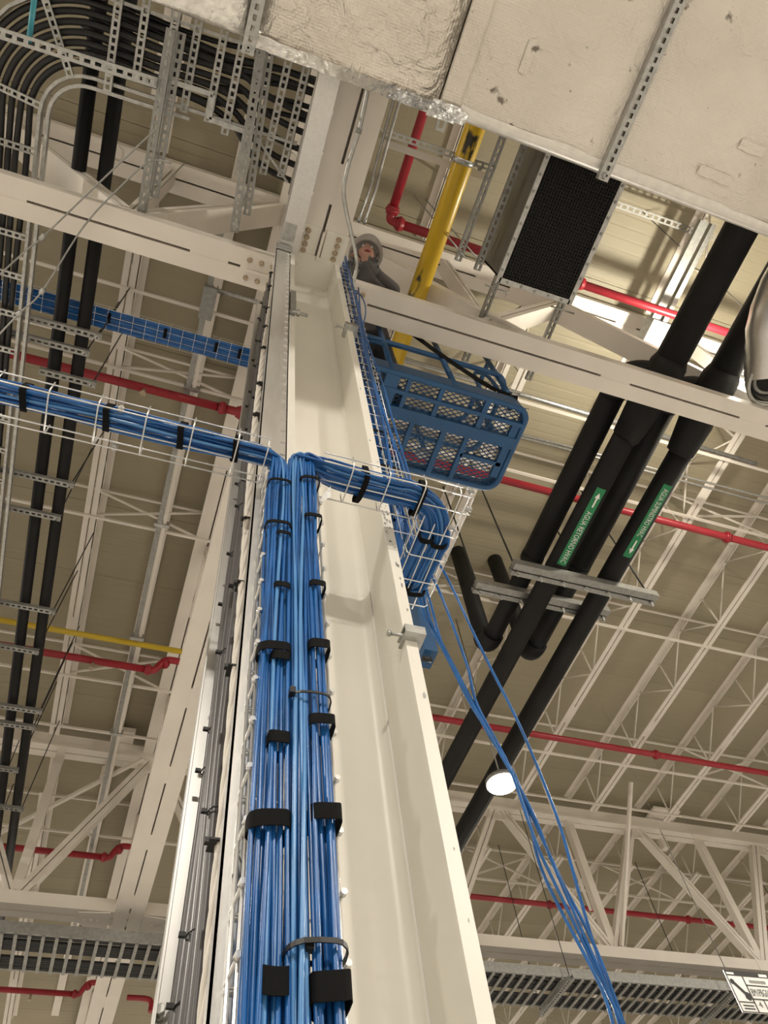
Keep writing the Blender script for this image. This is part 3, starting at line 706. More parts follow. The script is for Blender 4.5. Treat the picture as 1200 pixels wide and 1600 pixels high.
# small conduits on the right under the joists
for i, (a, b) in enumerate((((1040, 737), (1199, 778)), ((1040, 744), (1199, 787)))):
    p, q = PZ(*a, 6.95), PZ(*b, 6.95); d = (q - p)
    tag(tube('conduit', [p - d * 3, q + d * 3], .013, M['galv']), 'thin galvanised conduit under the joists at right, %s of a pair' % ('upper' if i == 0 else 'lower'), 'conduit', 'conduit pair')
p, q = PZ(800, 612, 6.9), PZ(935, 652, 6.9)
tag(tube('conduit', [p - (q - p) * 2.5, q + (q - p) * 2], .026, M['galv']), 'bright galvanised conduit right of the lift basket, passing behind black pipes', 'conduit')

# ================================================================ LEFT BAY
# two slim black pipes along Y
for (a, b), lab in ((((122.5, 276), (99.5, 447)), 'slim black insulated pipe, left of a pair, running down the left side'),
                    (((164, 276), (139, 447)), 'slim black insulated pipe, right of a pair, running down the left side')):
    x = (PZ(*a, 6.02).x + PZ(*b, 6.02).x) / 2
    t = thing('slim_pipe', lab, 'pipe', (x, 1.3, 6.02), 'slim black pipe pair')
    ch(tube('insulation', [(x, -3, 6.02), (x, 16, 6.02)], .050, M['insul'], None, 20), t)
# slotted trapezes under them, each with a rod
tr = [((-5, 485), (160, 525)), ((-5, 514), (140, 553)), ((62, 577), (150, 603)), ((-8, 733), (116, 757)), ((-8, 787), (95, 811)), ((-8, 938), (87, 957)),
      ((-8, 1007), (61, 1019)), ((-8, 1100), (66, 1113)), ((-8, 1127), (56, 1138)), ((-8, 1198), (29, 1205)), ((-8, 1258), (37, 1266))]
for i, (a, b) in enumerate(tr):
    p, q = PZ(*a, 5.92), PZ(*b, 5.92); q.y = p.y = (p.y + q.y) / 2
    t = thing('pipe_trapeze', 'slotted steel trapeze under the slim black pipes, %s from the top' % ordn[i], 'support', tuple(q), 'slotted trapezes under the slim pipes')
    if i != 2: p.x -= .5
    ch(slotted(p, q, .05, .035, .048, .028, .36).build('channel', M['galvd'], None), t)
    top = Vector((q.x + .06, q.y - .1, DECK - .6)) if i not in (0, 1, 2, 4) else Vector((q.x - .02, q.y - .05, DECK - .6))
    ch(MB().tube([q + Vector((-.03, 0, -.05)), top], .006, 6).build('rod', M['bcable'], None), t)
    mb = MB(); bolt_mb(mb, q + Vector((-.03, 0, -.02)), (0, 0, -1), .012, .02); ch(mb.build('nut', M['galv'], None), t)

# cable ladder along Y at the left edge, bending into the one along X
def ladder(name, label, cat, inner, outer, nr, m, z, rail=(.02, .08), rungw=.045, slot=True):
    """inner/outer: polylines of the two rails (same number of points)"""
    t = thing(name, label, cat, tuple(inner[0]))
    for rl in (inner, outer):
        mb = MB()
        for p, q in zip(rl[:-1], rl[1:]): mb.bar(p, q, *rail)
        ch(mb.build('side_rail', m, None), t)
    L = [0]
    for p, q in zip(inner[:-1], inner[1:]): L.append(L[-1] + (Vector(q) - Vector(p)).length)
    for k in range(nr):
        s = (k + .5) / nr * L[-1]; i = max(j for j in range(len(L) - 1) if L[j] <= s); f = (s - L[i]) / (L[i + 1] - L[i])
        p = Vector(inner[i]).lerp(Vector(inner[i + 1]), f); q = Vector(outer[i]).lerp(Vector(outer[i + 1]), f)
        dz = Vector((0, 0, -.03))
        if slot: ch(slotted(p + dz, q + dz, rungw, .02, .042, .026, .42).build('rung', m, None), t)
        else: ch(bar('rung', p + dz, q + dz, rungw, .02, m, None), t)
    return t
LZ_ = 5.80
def arc(cx, cy, r, a0, a1, n, z): return [(cx + r * math.cos(a0 + (a1 - a0) * i / n), cy + r * math.sin(a0 + (a1 - a0) * i / n), z) for i in range(n + 1)]
ci = (-1.17, .86)                     # centre of the bend
inn = [(-1.47, 9.0, LZ_), (-1.47, .86, LZ_)] + arc(*ci, .30, PI, 1.5 * PI, 6, LZ_)[1:]
out = [(-1.92, 9.0, LZ_), (-1.92, .86, LZ_)] + arc(*ci, .75, PI, 1.5 * PI, 6, LZ_)[1:]
lad = ladder('cable_ladder', 'galvanised cable ladder full of black cables along the left edge, curving at top', 'cable tray', inn, out, 30, M['galv'], LZ_)
mb = MB(); rl = [(-1.415, 9.0, LZ_ - .03), (-1.415, .86, LZ_ - .03)] + arc(*ci, .245, PI, 1.5 * PI, 8, LZ_ - .03)[1:] + [(-.55, .60, LZ_ - .03)]
for p, q in zip(rl[:-1], rl[1:]): mb.bar(p, q, .022, .05)
ch(mb.build('side_rail', M['galv'], None), lad)
XZ = 5.80
ladx = thing('cable_ladder', 'galvanised cable ladder with slotted rungs along the top left under the duct', 'cable tray', (-.5, .3, XZ))
ch(bar('side_rail', (-1.17, .56, XZ), (.16, .53, XZ), .02, .09, M['galv'], None), ladx)
ch(bar('side_rail', (-1.17, .10, XZ), (.16, .06, XZ), .02, .09, M['galv'], None), ladx)
for x0, ye in ((-1.08, .60), (-.92, .48), (-.74, .54), (-.60, .57), (-.44, .58), (-.32, .62), (-.18, .84), (-.02, .78), (.10, .76), (.2, .85)):
    ch(slotted((x0, -.25, XZ - .06), (x0 + .005, ye, XZ - .06), .05, .02, .044, .027, .42).build('rung', M['galv'], None), ladx)
ch(bar('lower_rail', (-.12, .56, XZ - .05), (.16, .78, XZ - .05), .015, .05, M['galv'], None), ladx)
# black cables of the two ladders: bundle bending round the corner
bun = thing('power_cables', 'thick black power cables lying in the ladders at upper left', 'cables', (-1.2, .5, LZ_))
rnd = random.Random(11)
for i in range(7):
    o_ = .07 + i * .056; x = -1.92 + .45 - o_; r = .30 + o_
    pts = [(x, 9, LZ_ + .01)] + [(x + rnd.uniform(-.012, .012), y, LZ_ + .012 + rnd.uniform(0, .02)) for y in (7, 5, 3.5, 2.2, 1.3)]
    pts += arc(*ci, r, PI, 1.5 * PI, 6, LZ_ + .012)
    yy = .86 - r
    if i < 5: pts += [(-.8, yy + rnd.uniform(-.01, .01), XZ + .012), (-.5, yy + rnd.uniform(-.02, .02), XZ + .012), (-.28, yy + .06 - .02 * i, XZ + .01), (-.12, yy + .2 - .04 * i, XZ), (.02, yy + .26 - .05 * i, XZ), (.22, yy + .28 - .05 * i, XZ), (.6, yy + .28 - .05 * i, XZ)]
    else: pts += [(-.8, yy, XZ + .012), (-.4, yy + .02, XZ + .012), (0, yy - .02, XZ + .012), (.5, yy, XZ + .012)]
    ch(tube('cable', bez(pts, 5), .021, M['bcable'], None, 8), bun)
for i in range(5):
    yy = .10 + i * .085
    pts = [(-1.3, yy - .05, XZ + .05), (-.9, yy + rnd.uniform(-.02, .02), XZ + .04), (-.5, yy + rnd.uniform(-.03, .03), XZ + .05), (-.2, yy - .02, XZ + .04), (.1, yy - .06, XZ + .04), (.6, yy - .06, XZ + .05)]
    ch(tube('cable', bez(pts, 5), .017, M['bcable'], None, 8), bun)
# slotted struts hanging there
for pa, pb, z, lab in (((268, 45), (221, 335), 5.45, 'long slotted hanger channel left of the stepped strap'), ((408, 75), (366, 362), 5.45, 'long slotted hanger channel right of the stepped strap')):
    p, q = PZ(*pa, z), PZ(*pb, z)
    t = thing('hanger_channel', lab, 'channel', tuple(q), 'hanger channels at upper left')
    ch(slotted(p, q, .055, .05, .05, .028, .3).build('channel', M['galvd'], None), t)
    ch(slotted(p + Vector((.055, 0, .05)), q + Vector((.055, -.12, .05)), .05, .03, .05, .028, .3).build('channel', M['galvd'], None), t)
    mb = MB(); bolt_mb(mb, q + Vector((0, -.05, -.03)), (0, 0, -1), .016, .02); ch(mb.build('bolt', M['galv'], None), t)
    ch(MB().tube([q + Vector((0, -.05, 0)), Vector((q.x, q.y - .05, DECK))], .006).build('rod', M['galv'], None), t)
p, q = PZ(-30, 42, 5.42), PZ(246, 130, 5.42)
t = thing('slotted_rail', 'slotted galvanised rail crossing under the curved cable ladder at upper left', 'channel', tuple(q))
ch(slotted(p, q, .06, .03, .06, .035, .35).build('channel', M['galv'], None), t)
mb = MB(); bolt_mb(mb, q + Vector((-.02, 0, -.02)), (0, 0, -1), .014, .03); bolt_mb(mb, q + Vector((-.07, 0, -.02)), (0, 0, -1), .012, .02); ch(mb.build('bolt', M['galv'], None), t)
t = thing('stepped_strap', 'stepped galvanised strap between the two hanger channels at upper left', 'strap', tuple(PZ(330, 170, 5.5)))
pts = [PZ(*c, 5.5) for c in ((258, 124), (333, 148), (327, 186), (387, 207))]
for a, b in zip(pts[:-1], pts[1:]): ch(bar('segment', a, b, .03, .03, M['galv'], None), t)
tag(tube('marker_tube', [PZ(56, -20, 5.5), PZ(45, 66, 5.5)], .016, M['teal']), 'short turquoise tube across the ladder in the top left corner', 'tube')
t = thing('curved_sheet', 'thin curved sheet metal edge left of the column ladder at the top', 'sheet', tuple(PZ(430, 230, 5.3)))
cp = bez([PZ(*c, 5.35) for c in ((398, 214), (425, 222), (450, 236), (462, 249), (452, 300), (436, 360))], 5)
mb = MB(); n = len(cp); mb.add([p for p in cp] + [p + Vector((0, 0, .05)) for p in cp], [(i, i + 1, n + i + 1, n + i) for i in range(n - 1)], True)
ch(mb.build('sheet', M['galv'], None), t)
# guy wires
for pts, lab in ((((-25, 452, 4.9), (40, 392, 5.0), (66, 371, 5.02), (140, 300, 5.12), (205, 238, 5.2), (243, 203, 5.3)), 'taut steel guy wire at left, upper of two, with a clamp'),
                 (((-25, 548, 4.9), (30, 490, 4.95), (66, 455, 5.0), (130, 355, 5.1), (190, 290, 5.2), (235, 252, 5.3), (268, 255, 5.32)), 'taut steel guy wire at left, lower of two, with two clamps')):
    P3 = [PZ(*c) for c in pts]; t = thing('guy_wire', lab, 'wire', tuple(P3[-1]), 'guy wires')
    ch(tube('wire', bez(P3, 6), .006, M['galvd'], None, 6), t)
    for c in ((2,) if len(pts) == 6 else (2, 1)):
        d = (P3[c + 1] - P3[c]).normalized(); ch(MB().tube([P3[c] - d * .02, P3[c] + d * .02], .016, 8).build('clamp', M['galv'], None), t)
# loose hanging loop
tag(tube('cable_loop', bez([PZ(*c, 6.9) for c in ((180, 225), (178, 245), (190, 250), (193, 236), (186, 228))], 5), .008, M['rope']), 'small pale loop of cord on the near truss top chord', 'cord')

# blue data tray high on the left
BTZ, BTY = 6.3, 2.3
t = thing('basket_tray', 'distant wire basket tray of blue cables high on the left', 'cable tray', (-1, BTY, BTZ))
for y, z in ((BTY - .09, BTZ), (BTY - .03, BTZ), (BTY + .03, BTZ), (BTY + .09, BTZ), (BTY - .09, BTZ + .06), (BTY + .09, BTZ + .06)):
    ch(tube('wire', [(-3, y, z), (.62, y, z)], .0018, M['wire'], None, 5), t)
cw = None
for i in range(26):
    if cw is None: o = MB().tube([(0, -.09, .06), (0, -.09, 0), (0, .09, 0), (0, .09, .06)], .0018, 5).build('cross_wire', M['wire'], None); cw = o.data
    else: o = link('cross_wire', cw)
    ch(o, t); o.location = (-1.95 + i * .1, BTY, BTZ - .003)
t = thing('cable_bundle', 'bundle of blue cables lying in the distant tray on the left', 'cables', (-1, BTY, BTZ + .02))
for i in range(12):
    y = BTY - .075 + i * .0136
    ch(tube('cable', [(-3 + k * .45, y + rnd.uniform(-.004, .004), BTZ + .012 + rnd.uniform(0, .006)) for k in range(9)], .0085, M['blue'], None, 6), t)
for x in (-.95, -.5, -.08, .12, .28):
    ch(MB().box((x, BTY - .06, BTZ - .006), (x + .025, BTY + .02, BTZ + .03)).build('strap', M['velcro'], None), t)

# ---------------------------------------------------------------- far cable ladder along X below the far truss
FY0, FY1, FLZ = 8.42, 9.10, 4.80
t = thing('cable_ladder', 'long far cable ladder with black cables below the far truss', 'cable tray', (3, 8.8, FLZ))
for y in (FY0, FY1): ch(box('side_rail', (-4, y - .012, FLZ), (15, y + .012, FLZ + .12), M['galvd'], None), t)
rm = None
for i in range(112):
    x = -1.9 + i * .135
    if rm is None: o = MB().box((-.018, FY0, -.02), (.018, FY1, 0)).build('rung', M['galvd'], None); rm = o.data
    else: o = link('rung', rm)
    ch(o, t); o.location = (x, 0, FLZ)
for i, x in enumerate((-1.35, 1.35, 5.7, 8.15, 10.6)):
    h = ch(slotted((x, FY0 - .12, FLZ - .045), (x, FY1 + .12, FLZ - .045), .06, .04, .05, .03, .35).build('cross_channel', M['galvd'], None), t)
    for y in (FY0 - .08, FY1 + .08): ch(MB().tube([(x, y, FLZ - .06), (x, y, DECK - .6)], .006, 6).build('rod', M['bcable'], None), t)
t = thing('power_cables', 'rows of black power cables lying in the far cable ladder', 'cables', (3, 8.8, FLZ + .03))
for i, y in enumerate((8.46, 8.50, 8.58, 8.62, 8.66, 8.70, 8.74, 8.90, 8.94, 8.98, 9.02, 9.06)):
    ch(tube('cable', [(-4 + k * 1.9, y + rnd.uniform(-.006, .006), FLZ + .024) for k in range(11)], .021, M['bcable'], None, 8), t)

# ---------------------------------------------------------------- hanging sign, bottom right
SY = 6.0
tl, tr_, bl = PY(1130, 1515, SY), PY(1192, 1521, SY), PY(1160, 1581, SY)
sx0, sx1, sz1, sz0 = tl.x, tl.x + (tr_.x - tl.x) * 1.02, (tl.z + tr_.z) / 2, bl.z
sx1 = max(sx1, sx0 + .5); Ws, Hs = sx1 - sx0, sz1 - sz0
sg = thing('hanging_sign', 'white and black location sign with a bolt drawing, bottom right corner', 'sign', (sx0, SY, sz0))
ch(box('panel', (sx0, SY, sz0), (sx1, SY + .012, sz1), M['label']), sg)
def sb(a, b, c, d, m='ink', name='printed_band', e=.002):
    ch(box(name, (sx0 + a * Ws, SY - e, sz1 - d * Hs), (sx0 + c * Ws, SY - .0005, sz1 - b * Hs), M[m]), sg)
sb(0, 0, 1, .13); sb(.03, .05, .2, .1, 'label', 'logo_patch', .003); sb(.78, .04, .97, .11, 'label', 'logo_patch', .003)
for a in ((0, .12, .02, 1), (.98, .12, 1, 1), (0, .98, 1, 1), (.36, .13, .385, 1), (.36, .33, 1, .36), (.36, .66, 1, .69), (.03, .75, .37, .775), (.60, .67, .62, .98)): sb(*a)
def sign_text(s, a, b, size, sx=1.0): 
    o = text_mesh(s, size, 'lettering', M['ink'], None, lambda u, v: Vector((sx0 + a * Ws + u, SY - .003, sz1 - b * Hs + v)), sx=sx); ch(o, sg)
sb(.48, .21, .86, .28, 'casing', 'printed_line'); sign_text('BM1PBG0A09', .41, .60, Hs * .26, .47); sign_text('4', .45, .87, Hs * .2); sign_text('42', .66, .87, Hs * .2)
for zz in (.83, .90): sb(.08, zz, .32, zz + .03, 'ink', 'printed_line')
mb = MB(); pa = Vector((sx0 + .08 * Ws, SY - .004, sz1 - .28 * Hs)); pb = Vector((sx0 + .30 * Ws, SY - .004, sz1 - .62 * Hs))
mb.bar(pa, pb, .03, .003, up=(0, 1, 0)).tube([pa, pa + Vector((0, .003, 0))], .026, 8).tube([pb, pb + Vector((0, .003, 0))], .04, 6); ch(mb.build('bolt_drawing', M['ink'], None), sg)
for x in (sx0 + .04, sx1 - .04): ch(MB().tube([(x, SY + .006, sz1), (x, SY + .006, DECK - .6)], .0015, 5).build('wire', M['galvd'], None), sg)

# ================================================================ AT THE COLUMN
# aluminium cable ladder on the column's left side, opening to the left, with grey cables
RY0, RY1 = 1.055, 1.45
al = thing('ladder_tray', 'upright silver cable tray on the left side of the column, grey cables inside', 'cable tray', (.2, 1.2, FZ))
ZT = 5.02
def rail(y, s, x0, x1, z0, z1):
    mb = MB()
    mb.box((x0, y, z0), (x1, y + .004, z1)).box((x0, min(y, y + s * .028), z0), (x0 + .004, max(y, y + s * .028), z1)).box((x1 - .004, min(y, y + s * .028), z0), (x1, max(y, y + s * .028), z1))
    return mb.build('side_rail', M['alu'], None)
ch(rail(RY0, 1, .168, .258, FZ, ZT), al); ch(rail(RY1, -1, .137, .212, FZ, ZT), al)
rm = None
for i in range(26):
    if rm is None: o = MB().box((.192, RY0 + .004, 0), (.212, RY1 - .002, .03)).build('rung', M['alu'], None); rm = o.data
    else: o = link('rung', rm)
    ch(o, al); o.location = (0, 0, FZ + .2 + i * .25)
# embossed slots along the near rail
sm_ = None
for i in range(34):
    z = 2.05 + i * .085
    if z > ZT - .05: break
    if sm_ is None:
        o = MB().box((.236, RY0 - .005, 0), (.252, RY0, .006)).box((.236, RY0 - .003, .010), (.252, RY0, .014)).build('embossed_slot', M['alu'], None); sm_ = o.data
    else: o = link('embossed_slot', sm_)
    ch(o, al); o.location = (0, 0, z)
zb = PY(370, 1370, RY0).z; zc = PY(370, 1282, RY0).z
pl_ = ch(MB().box((.186, RY0 - .006, zb), (.226, RY0, zc)).build('splice_plate', M['galv'], None), al)
for z in (zb + .03, zc - .025):
    mb = MB(); bolt_mb(mb, (.205, RY0 - .006, z), (0, -1, 0), .008, .014); ch(mb.build('bolt', M['galv'], None), al)
mb = MB(); bolt_mb(mb, (.150, RY1 - .006, PY(255, 1585, RY1).z), (-.3, -1, 0), .009, .014); ch(mb.build('bolt', M['galv'], None), al)
zl = PY(365, 1415, RY0).z
ch(MB().box((.202, RY0 - .0015, zl - .035), (.218, RY0, zl + .035)).build('sticker', M['label'], None), al)
for i in range(5): ch(MB().box((.204, RY0 - .002, zl - .025 + i * .01), (.206, RY0 - .0015, zl - .02 + i * .01)).build('sticker_print', M['ink'], None), al)
# top: splice and turn into the horizontal run beside the girder
ch(MB().box((.165, RY0 - .012, ZT - .10), (.268, RY0 - .004, ZT + .02)).build('splice_plate', M['galv'], None), al)
al2 = thing('ladder_tray', 'silver cable tray running overhead beside the girder from the column head', 'cable tray', (.22, .5, 5.1))
p, q = Vector((.25, 1.16, 5.07)), Vector((.195, -1.6, 5.07))
ch(bar('bottom_rail', p, q, .125, .006, M['alu'], None), al2)
ch(bar('rail_lip', p + Vector((-.06, 0, .02)), q + Vector((-.06, 0, .02)), .005, .04, M['alu'], None), al2)
ch(bar('top_rail', p + Vector((0, 0, .4)), q + Vector((0, 0, .4)), .12, .006, M['alu'], None), al2)
for i in range(12): ch(bar('rung', p.lerp(q, i / 12) + Vector((.055, 0, 0)), p.lerp(q, i / 12) + Vector((.055, 0, .4)), .03, .02, M['alu'], None, up=(0, 1, 0)), al2)
ch(bar('splice_plate', p.lerp(q, .05) + Vector((-.02, 0, -.006)), p.lerp(q, .09) + Vector((-.02, 0, -.006)), .08, .006, M['galv'], None), al2)
for f in (.02, .065, .11, .15, .3, .42): 
    c = p.lerp(q, f) + Vector((.03, 0, -.005)); ch(MB().box(tuple(c - Vector((.012, .012, .003))), tuple(c + Vector((.012, -.002, .003)))).box(tuple(c + Vector((-.012, .006, -.003))), tuple(c + Vector((.012, .016, .003)))).build('embossed_slot', M['alu'], None), al2)
ch(MB().bar(p + Vector((0, -.0, -.006)), (.215, RY0 - .005, ZT - .02), .1, .005, up=(0, 1, 0)).build('bend_plate', M['alu'], None), al2)
# grey cables and pale stranded ground wire inside the upright tray
gb = thing('grey_cables', 'grey cables and a pale stranded wire tied inside the upright silver tray', 'cables', (.2, 1.25, FZ))
gy = [(1.40, .0085, .170), (1.365, .0105, .173), (1.315, .0135, .176), (1.262, .0115, .1795)]
for i, (y, r, x) in enumerate(gy):
    pts = [(x + .003 * math.sin(k * 1.7 + i), y + .006 * math.sin(k * 1.1 + 2 * i), FZ + k * .34) for k in range(19)] + [(x, y - .02, 4.95)]
    ch(tube('cable', bez(pts, 3), r, M['gcable'], None, 8), gb)
mb = MB(); N = 170
for s_ in range(4):
    mb.tube([(.171 + .006 * math.cos(k * .55 + s_ * PI / 2) + .008 * math.sin(k * .05), 1.14 + .006 * math.sin(k * .55 + s_ * PI / 2) + .008 * math.sin(k * .07 + 1), -.3 + k * .031) for k in range(N)], .0058, 5)
gw = ch(mb.build('stranded_wire', M['rope'], None), gb); gw['label'] = 'pale twisted ground wire'
tm = None
for i in range(30):
    y, r, x = gy[i % 4]; z = -.25 + i * .17 + (i % 3) * .04
    rr = r + .002; x2 = x
    o = MB().tube([(x2 + rr * math.cos(a * PI / 5), y + rr * math.sin(a * PI / 5), z + .004 * math.sin(a)) for a in range(10)], .0018, 5, closed=True).box((x2 - rr - .012, y - .004, z - .004), (x2 - rr, y + .004, z + .004)).build('cable_tie', M['plastic'], None); ch(o, gb)
    if i % 2 == 0:
        o = MB().box((.157, 1.122, z + .05), (.184, 1.158, z + .054)).box((.150, 1.128, z + .048), (.158, 1.138, z + .058)).build('cable_tie', M['plastic'], None); ch(o, gb)
# beam clamps
def clamp(c, label, s=1.0):
    t = thing('beam_clamp', label, 'clamp', c); x, y, z = c
    mb = MB().box((x - .03 * s, y - .012 * s, z - .012 * s), (x + .032 * s, y + .05 * s, z - .006 * s)).box((x - .03 * s, y - .012 * s, z + .014 * s), (x + .032 * s, y + .05 * s, z + .02 * s)).box((x - .03 * s, y - .018 * s, z - .012 * s), (x + .032 * s, y - .012 * s, z + .02 * s))
    ch(mb.build('body', M['galv'], None), t)
    ch(MB().tube([(x - .07 * s, y + .01, z), (x + .03, y + .01, z + .004)], .005 * s, 8).tube([(x - .075 * s, y + .01, z), (x - .065 * s, y + .01, z)], .009 * s, 6).build('screw', M['galv'], None), t)
c = PY(632, 990, CY0 - .01); clamp((CX1 - .012, CY0 - .012, c.z), 'grey beam clamp gripping the right flange edge below the cable corner', .85)
c = PY(545, 512, CY0 - .01); clamp((CX1 - .012, CY0 - .012, c.z), 'small beam clamp high on the right flange near the lift', 1.1)
c = PY(458, 490, CY0 - .01); t = thing('tray_bracket', 'dark angled bracket with bolt fixing the silver tray to the left flange', 'bracket', tuple(c))
ch(MB().box((CX0 + .0, CY0 - .03, c.z + .0), (CX0 + .03, CY0 - .002, c.z + .35)).build('angle', M['galvd'], None), t)
ch(MB().tube([(CX0 - .01, CY0 - .02, c.z), (CX0 + .09, CY0 - .02, c.z)], .009, 8).tube([(CX0 + .035, CY0 - .02, c.z), (CX0 + .05, CY0 - .02, c.z)], .018, 6).build('bolt', M['galv'], None), t)
# conduit snaking under the girder to the column head
cp = [PZ(577, 130, 5.14), PZ(562, 200, 5.14), PZ(545, 255, 5.13), PZ(537, 295, 5.12), PZ(541, 330, 5.10), PZ(550, 370, 5.05), PZ(557, 405, 5.0), PZ(556, 425, 4.95), PZ(549, 452, 4.9)]
t = thing('conduit', 'pale bent conduit snaking down beside the girder to the column head', 'conduit', tuple(cp[-1]))
ch(tube('tube', bez(cp, 5), .013, M['galv'], None, 10), t)
ch(MB().tube([cp[1], cp[1] + Vector((0, .03, 0))], .018, 8).build('strap', M['galvd'], None), t)

# ---------------------------------------------------------------- wire basket trays
WR = .0021
TZ, TN, TF = 1.90, .925, 1.04           # horizontal tray: level, near and far side
XI, XO, YE = .67, .79, 1.36             # its turn along Y beside the column
bt = thing('basket_tray', 'wire basket tray crossing in front of the column and turning its corner', 'cable tray', (.2, .98, TZ))
def wires(lines, parent, r=WR):
    for l in lines: ch(tube('long_wire', l, r, M['wire'], None, 6), parent)
hx = .045
wires([[(-1.6, TN, TZ), (.185, TN, TZ)], [(-1.6, TN - .004, TZ + hx), (.185, TN - .004, TZ + hx)], [(-1.6, (TN + TF) / 2, TZ), (.19, (TN + TF) / 2, TZ)],
       [(-1.6, TF, TZ), (.19, TF, TZ)], [(-1.6, TF + .004, TZ + hx), (.19, TF + .004, TZ + hx)],
       [(.335, TN, TZ), (XO, TN, TZ)], [(.335, TN - .004, TZ + hx), (XO + .02, TN - .004, TZ + hx)], [(.34, (TN + TF) / 2, TZ), (XO + .01, (TN + TF) / 2, TZ)], [(.34, TF, TZ), (XI + .0, TF, TZ)],
       [(XI, TF - .02, TZ), (XI, YE, TZ)], [(XI - .004, TF - .01, TZ + hx), (XI - .004, YE - .03, TZ + hx)], [(XI + .04, TF, TZ), (XI + .04, YE, TZ)], [(XI + .08, TF, TZ), (XI + .08, YE, TZ)], [(XO, TN, TZ), (XO, YE - .06, TZ)], [(XO + .004, TN, TZ + hx), (XO + .004, YE - .1, TZ + hx)]], bt)
cwm = None
for x in [-1.5 + i * .1225 for i in range(14)] + [.175, .42, .53, .64, .75]:
    if cwm is None:
        o = MB().tube([(0, TN - .006, hx + .012), (0, TN - .006, .008), (0, TN + .006, -.004), (0, TF - .006, -.004), (0, TF + .006, .008), (0, TF + .006, hx + .012)], WR, 6).build('cross_wire', M['wire'], None); cwm = o.data
    else: o = link('cross_wire', cwm)
    ch(o, bt); o.location = (x, 0, TZ)
cwm = None
for y in (1.07, 1.16, 1.25, 1.34):
    if cwm is None:
        o = MB().tube([(XI - .006, 0, hx + .012), (XI - .006, 0, .008), (XI + .006, 0, -.004), (XO - .006, 0, -.004), (XO + .006, 0, .008), (XO + .006, 0, hx + .012)], WR, 6).build('cross_wire', M['wire'], None); cwm = o.data
    else: o = link('cross_wire', cwm)
    ch(o, bt); o.location = (0, y, TZ)
for c in ((-.22, TN, TZ + .01), (-.22, TF, TZ + .01), (XO, TN, TZ + .04), (XO, TN + .04, TZ), (XI + .09, TF, TZ), (XI, YE, TZ), (XI + .05, YE, TZ)):
    c = Vector(c); ch(MB().tube([c - Vector((.008, 0, 0)), c + Vector((.008, 0, 0))], .008, 8).tube([c - Vector((0, .009, 0)), c + Vector((0, .009, 0))], .005, 6).build('splice_bolt', M['galv'], None), bt)
# upright basket in front of the column
VX0, VX1, VY0, VY1 = .190, .330, .985, 1.045
vt = thing('basket_tray', 'upright wire basket tray in front of the column behind the blue cables', 'cable tray', (.26, 1.0, FZ))
ZV = 2.0
wires([[(VX0, VY0, FZ), (VX0, VY0, ZV)], [(VX0 - .004, VY1 - .02, FZ), (VX0 - .004, VY1 - .02, ZV)], [(VX0, VY1, FZ), (VX0, VY1, ZV)], [(.24, VY1, FZ), (.24, VY1, ZV)], [(.29, VY1, FZ), (.29, VY1, ZV)],
       [(VX1, VY1, FZ), (VX1, VY1, ZV)], [(VX1, VY0, FZ), (VX1, VY0, ZV)]], vt, .003)
cwm = None
for i in range(36):
    if cwm is None:
        o = MB().tube([(VX0 - .003, VY0 - .012, 0), (VX0 - .003, VY1, 0), (VX0, VY1 + .004, 0), (VX1, VY1 + .004, 0), (VX1 + .003, VY1, 0), (VX1 + .003, VY0 - .012, 0)], .003, 6).tube([(VX0 - .003, VY0 - .016, 0), (VX0 - .003, VY0 - .004, 0)], .0052, 8).tube([(VX1 + .003, VY0 - .016, 0), (VX1 + .003, VY0 - .006, 0)], .0052, 8).build('cross_wire', M['wire'], None); cwm = o.data
    else: o = link('cross_wire', cwm)
    ch(o, vt); o.location = (0, 0, FZ + .05 + i * .1)
tg = ch(MB().add([tuple(PY(*c, .99)) for c in ((497, 782), (517, 759), (517, 776), (499, 786))] , [(0, 1, 2, 3)]).build('paper_tag', M['label'], None), vt)
p0, p1 = PY(498, 783.5, .988), PY(516, 764, .988); d = (p1 - p0)
o = text_mesh('1128', .016, 'lettering', M['ink'], None, lambda u, v: p0 + d.normalized() * (u * .75 + .002) + Vector((0, -.001, v))); o.parent = tg; o.matrix_parent_inverse = Matrix.Identity(4)
# upright basket on the column's right side
UX0, UX1, UY0, UY1 = .612, .706, 1.15, 1.24
ut = thing('basket_tray', 'upright wire basket tray on the right flange climbing towards the lift', 'cable tray', (.67, 1.27, TZ))
ZU0, ZU1 = 1.96, 5.9
wires([[(x, UY0, ZU0), (x, UY0, ZU1)] for x in (UX0, UX0 + .04, UX0 + .08, UX1)] + [[(UX1 + .003, UY1 + .02, ZU0), (UX1 + .003, UY1 + .02, ZU1)], [(UX0, UY1 + .02, ZU0), (UX0, UY1 + .02, ZU1)]], ut, .0015)
cwm = None
for i in range(39):
    if cwm is None:
        o = MB().tube([(UX0 - .003, UY1 + .03, 0), (UX0 - .003, UY0, 0), (UX0, UY0 - .004, 0), (UX1, UY0 - .004, 0), (UX1 + .003, UY0, 0), (UX1 + .003, UY1 + .03, 0)], .0015, 6).build('cross_wire', M['wire'], None); cwm = o.data
    else: o = link('cross_wire', cwm)
    ch(o, ut); o.location = (0, 0, ZU0 + .03 + i * .1)

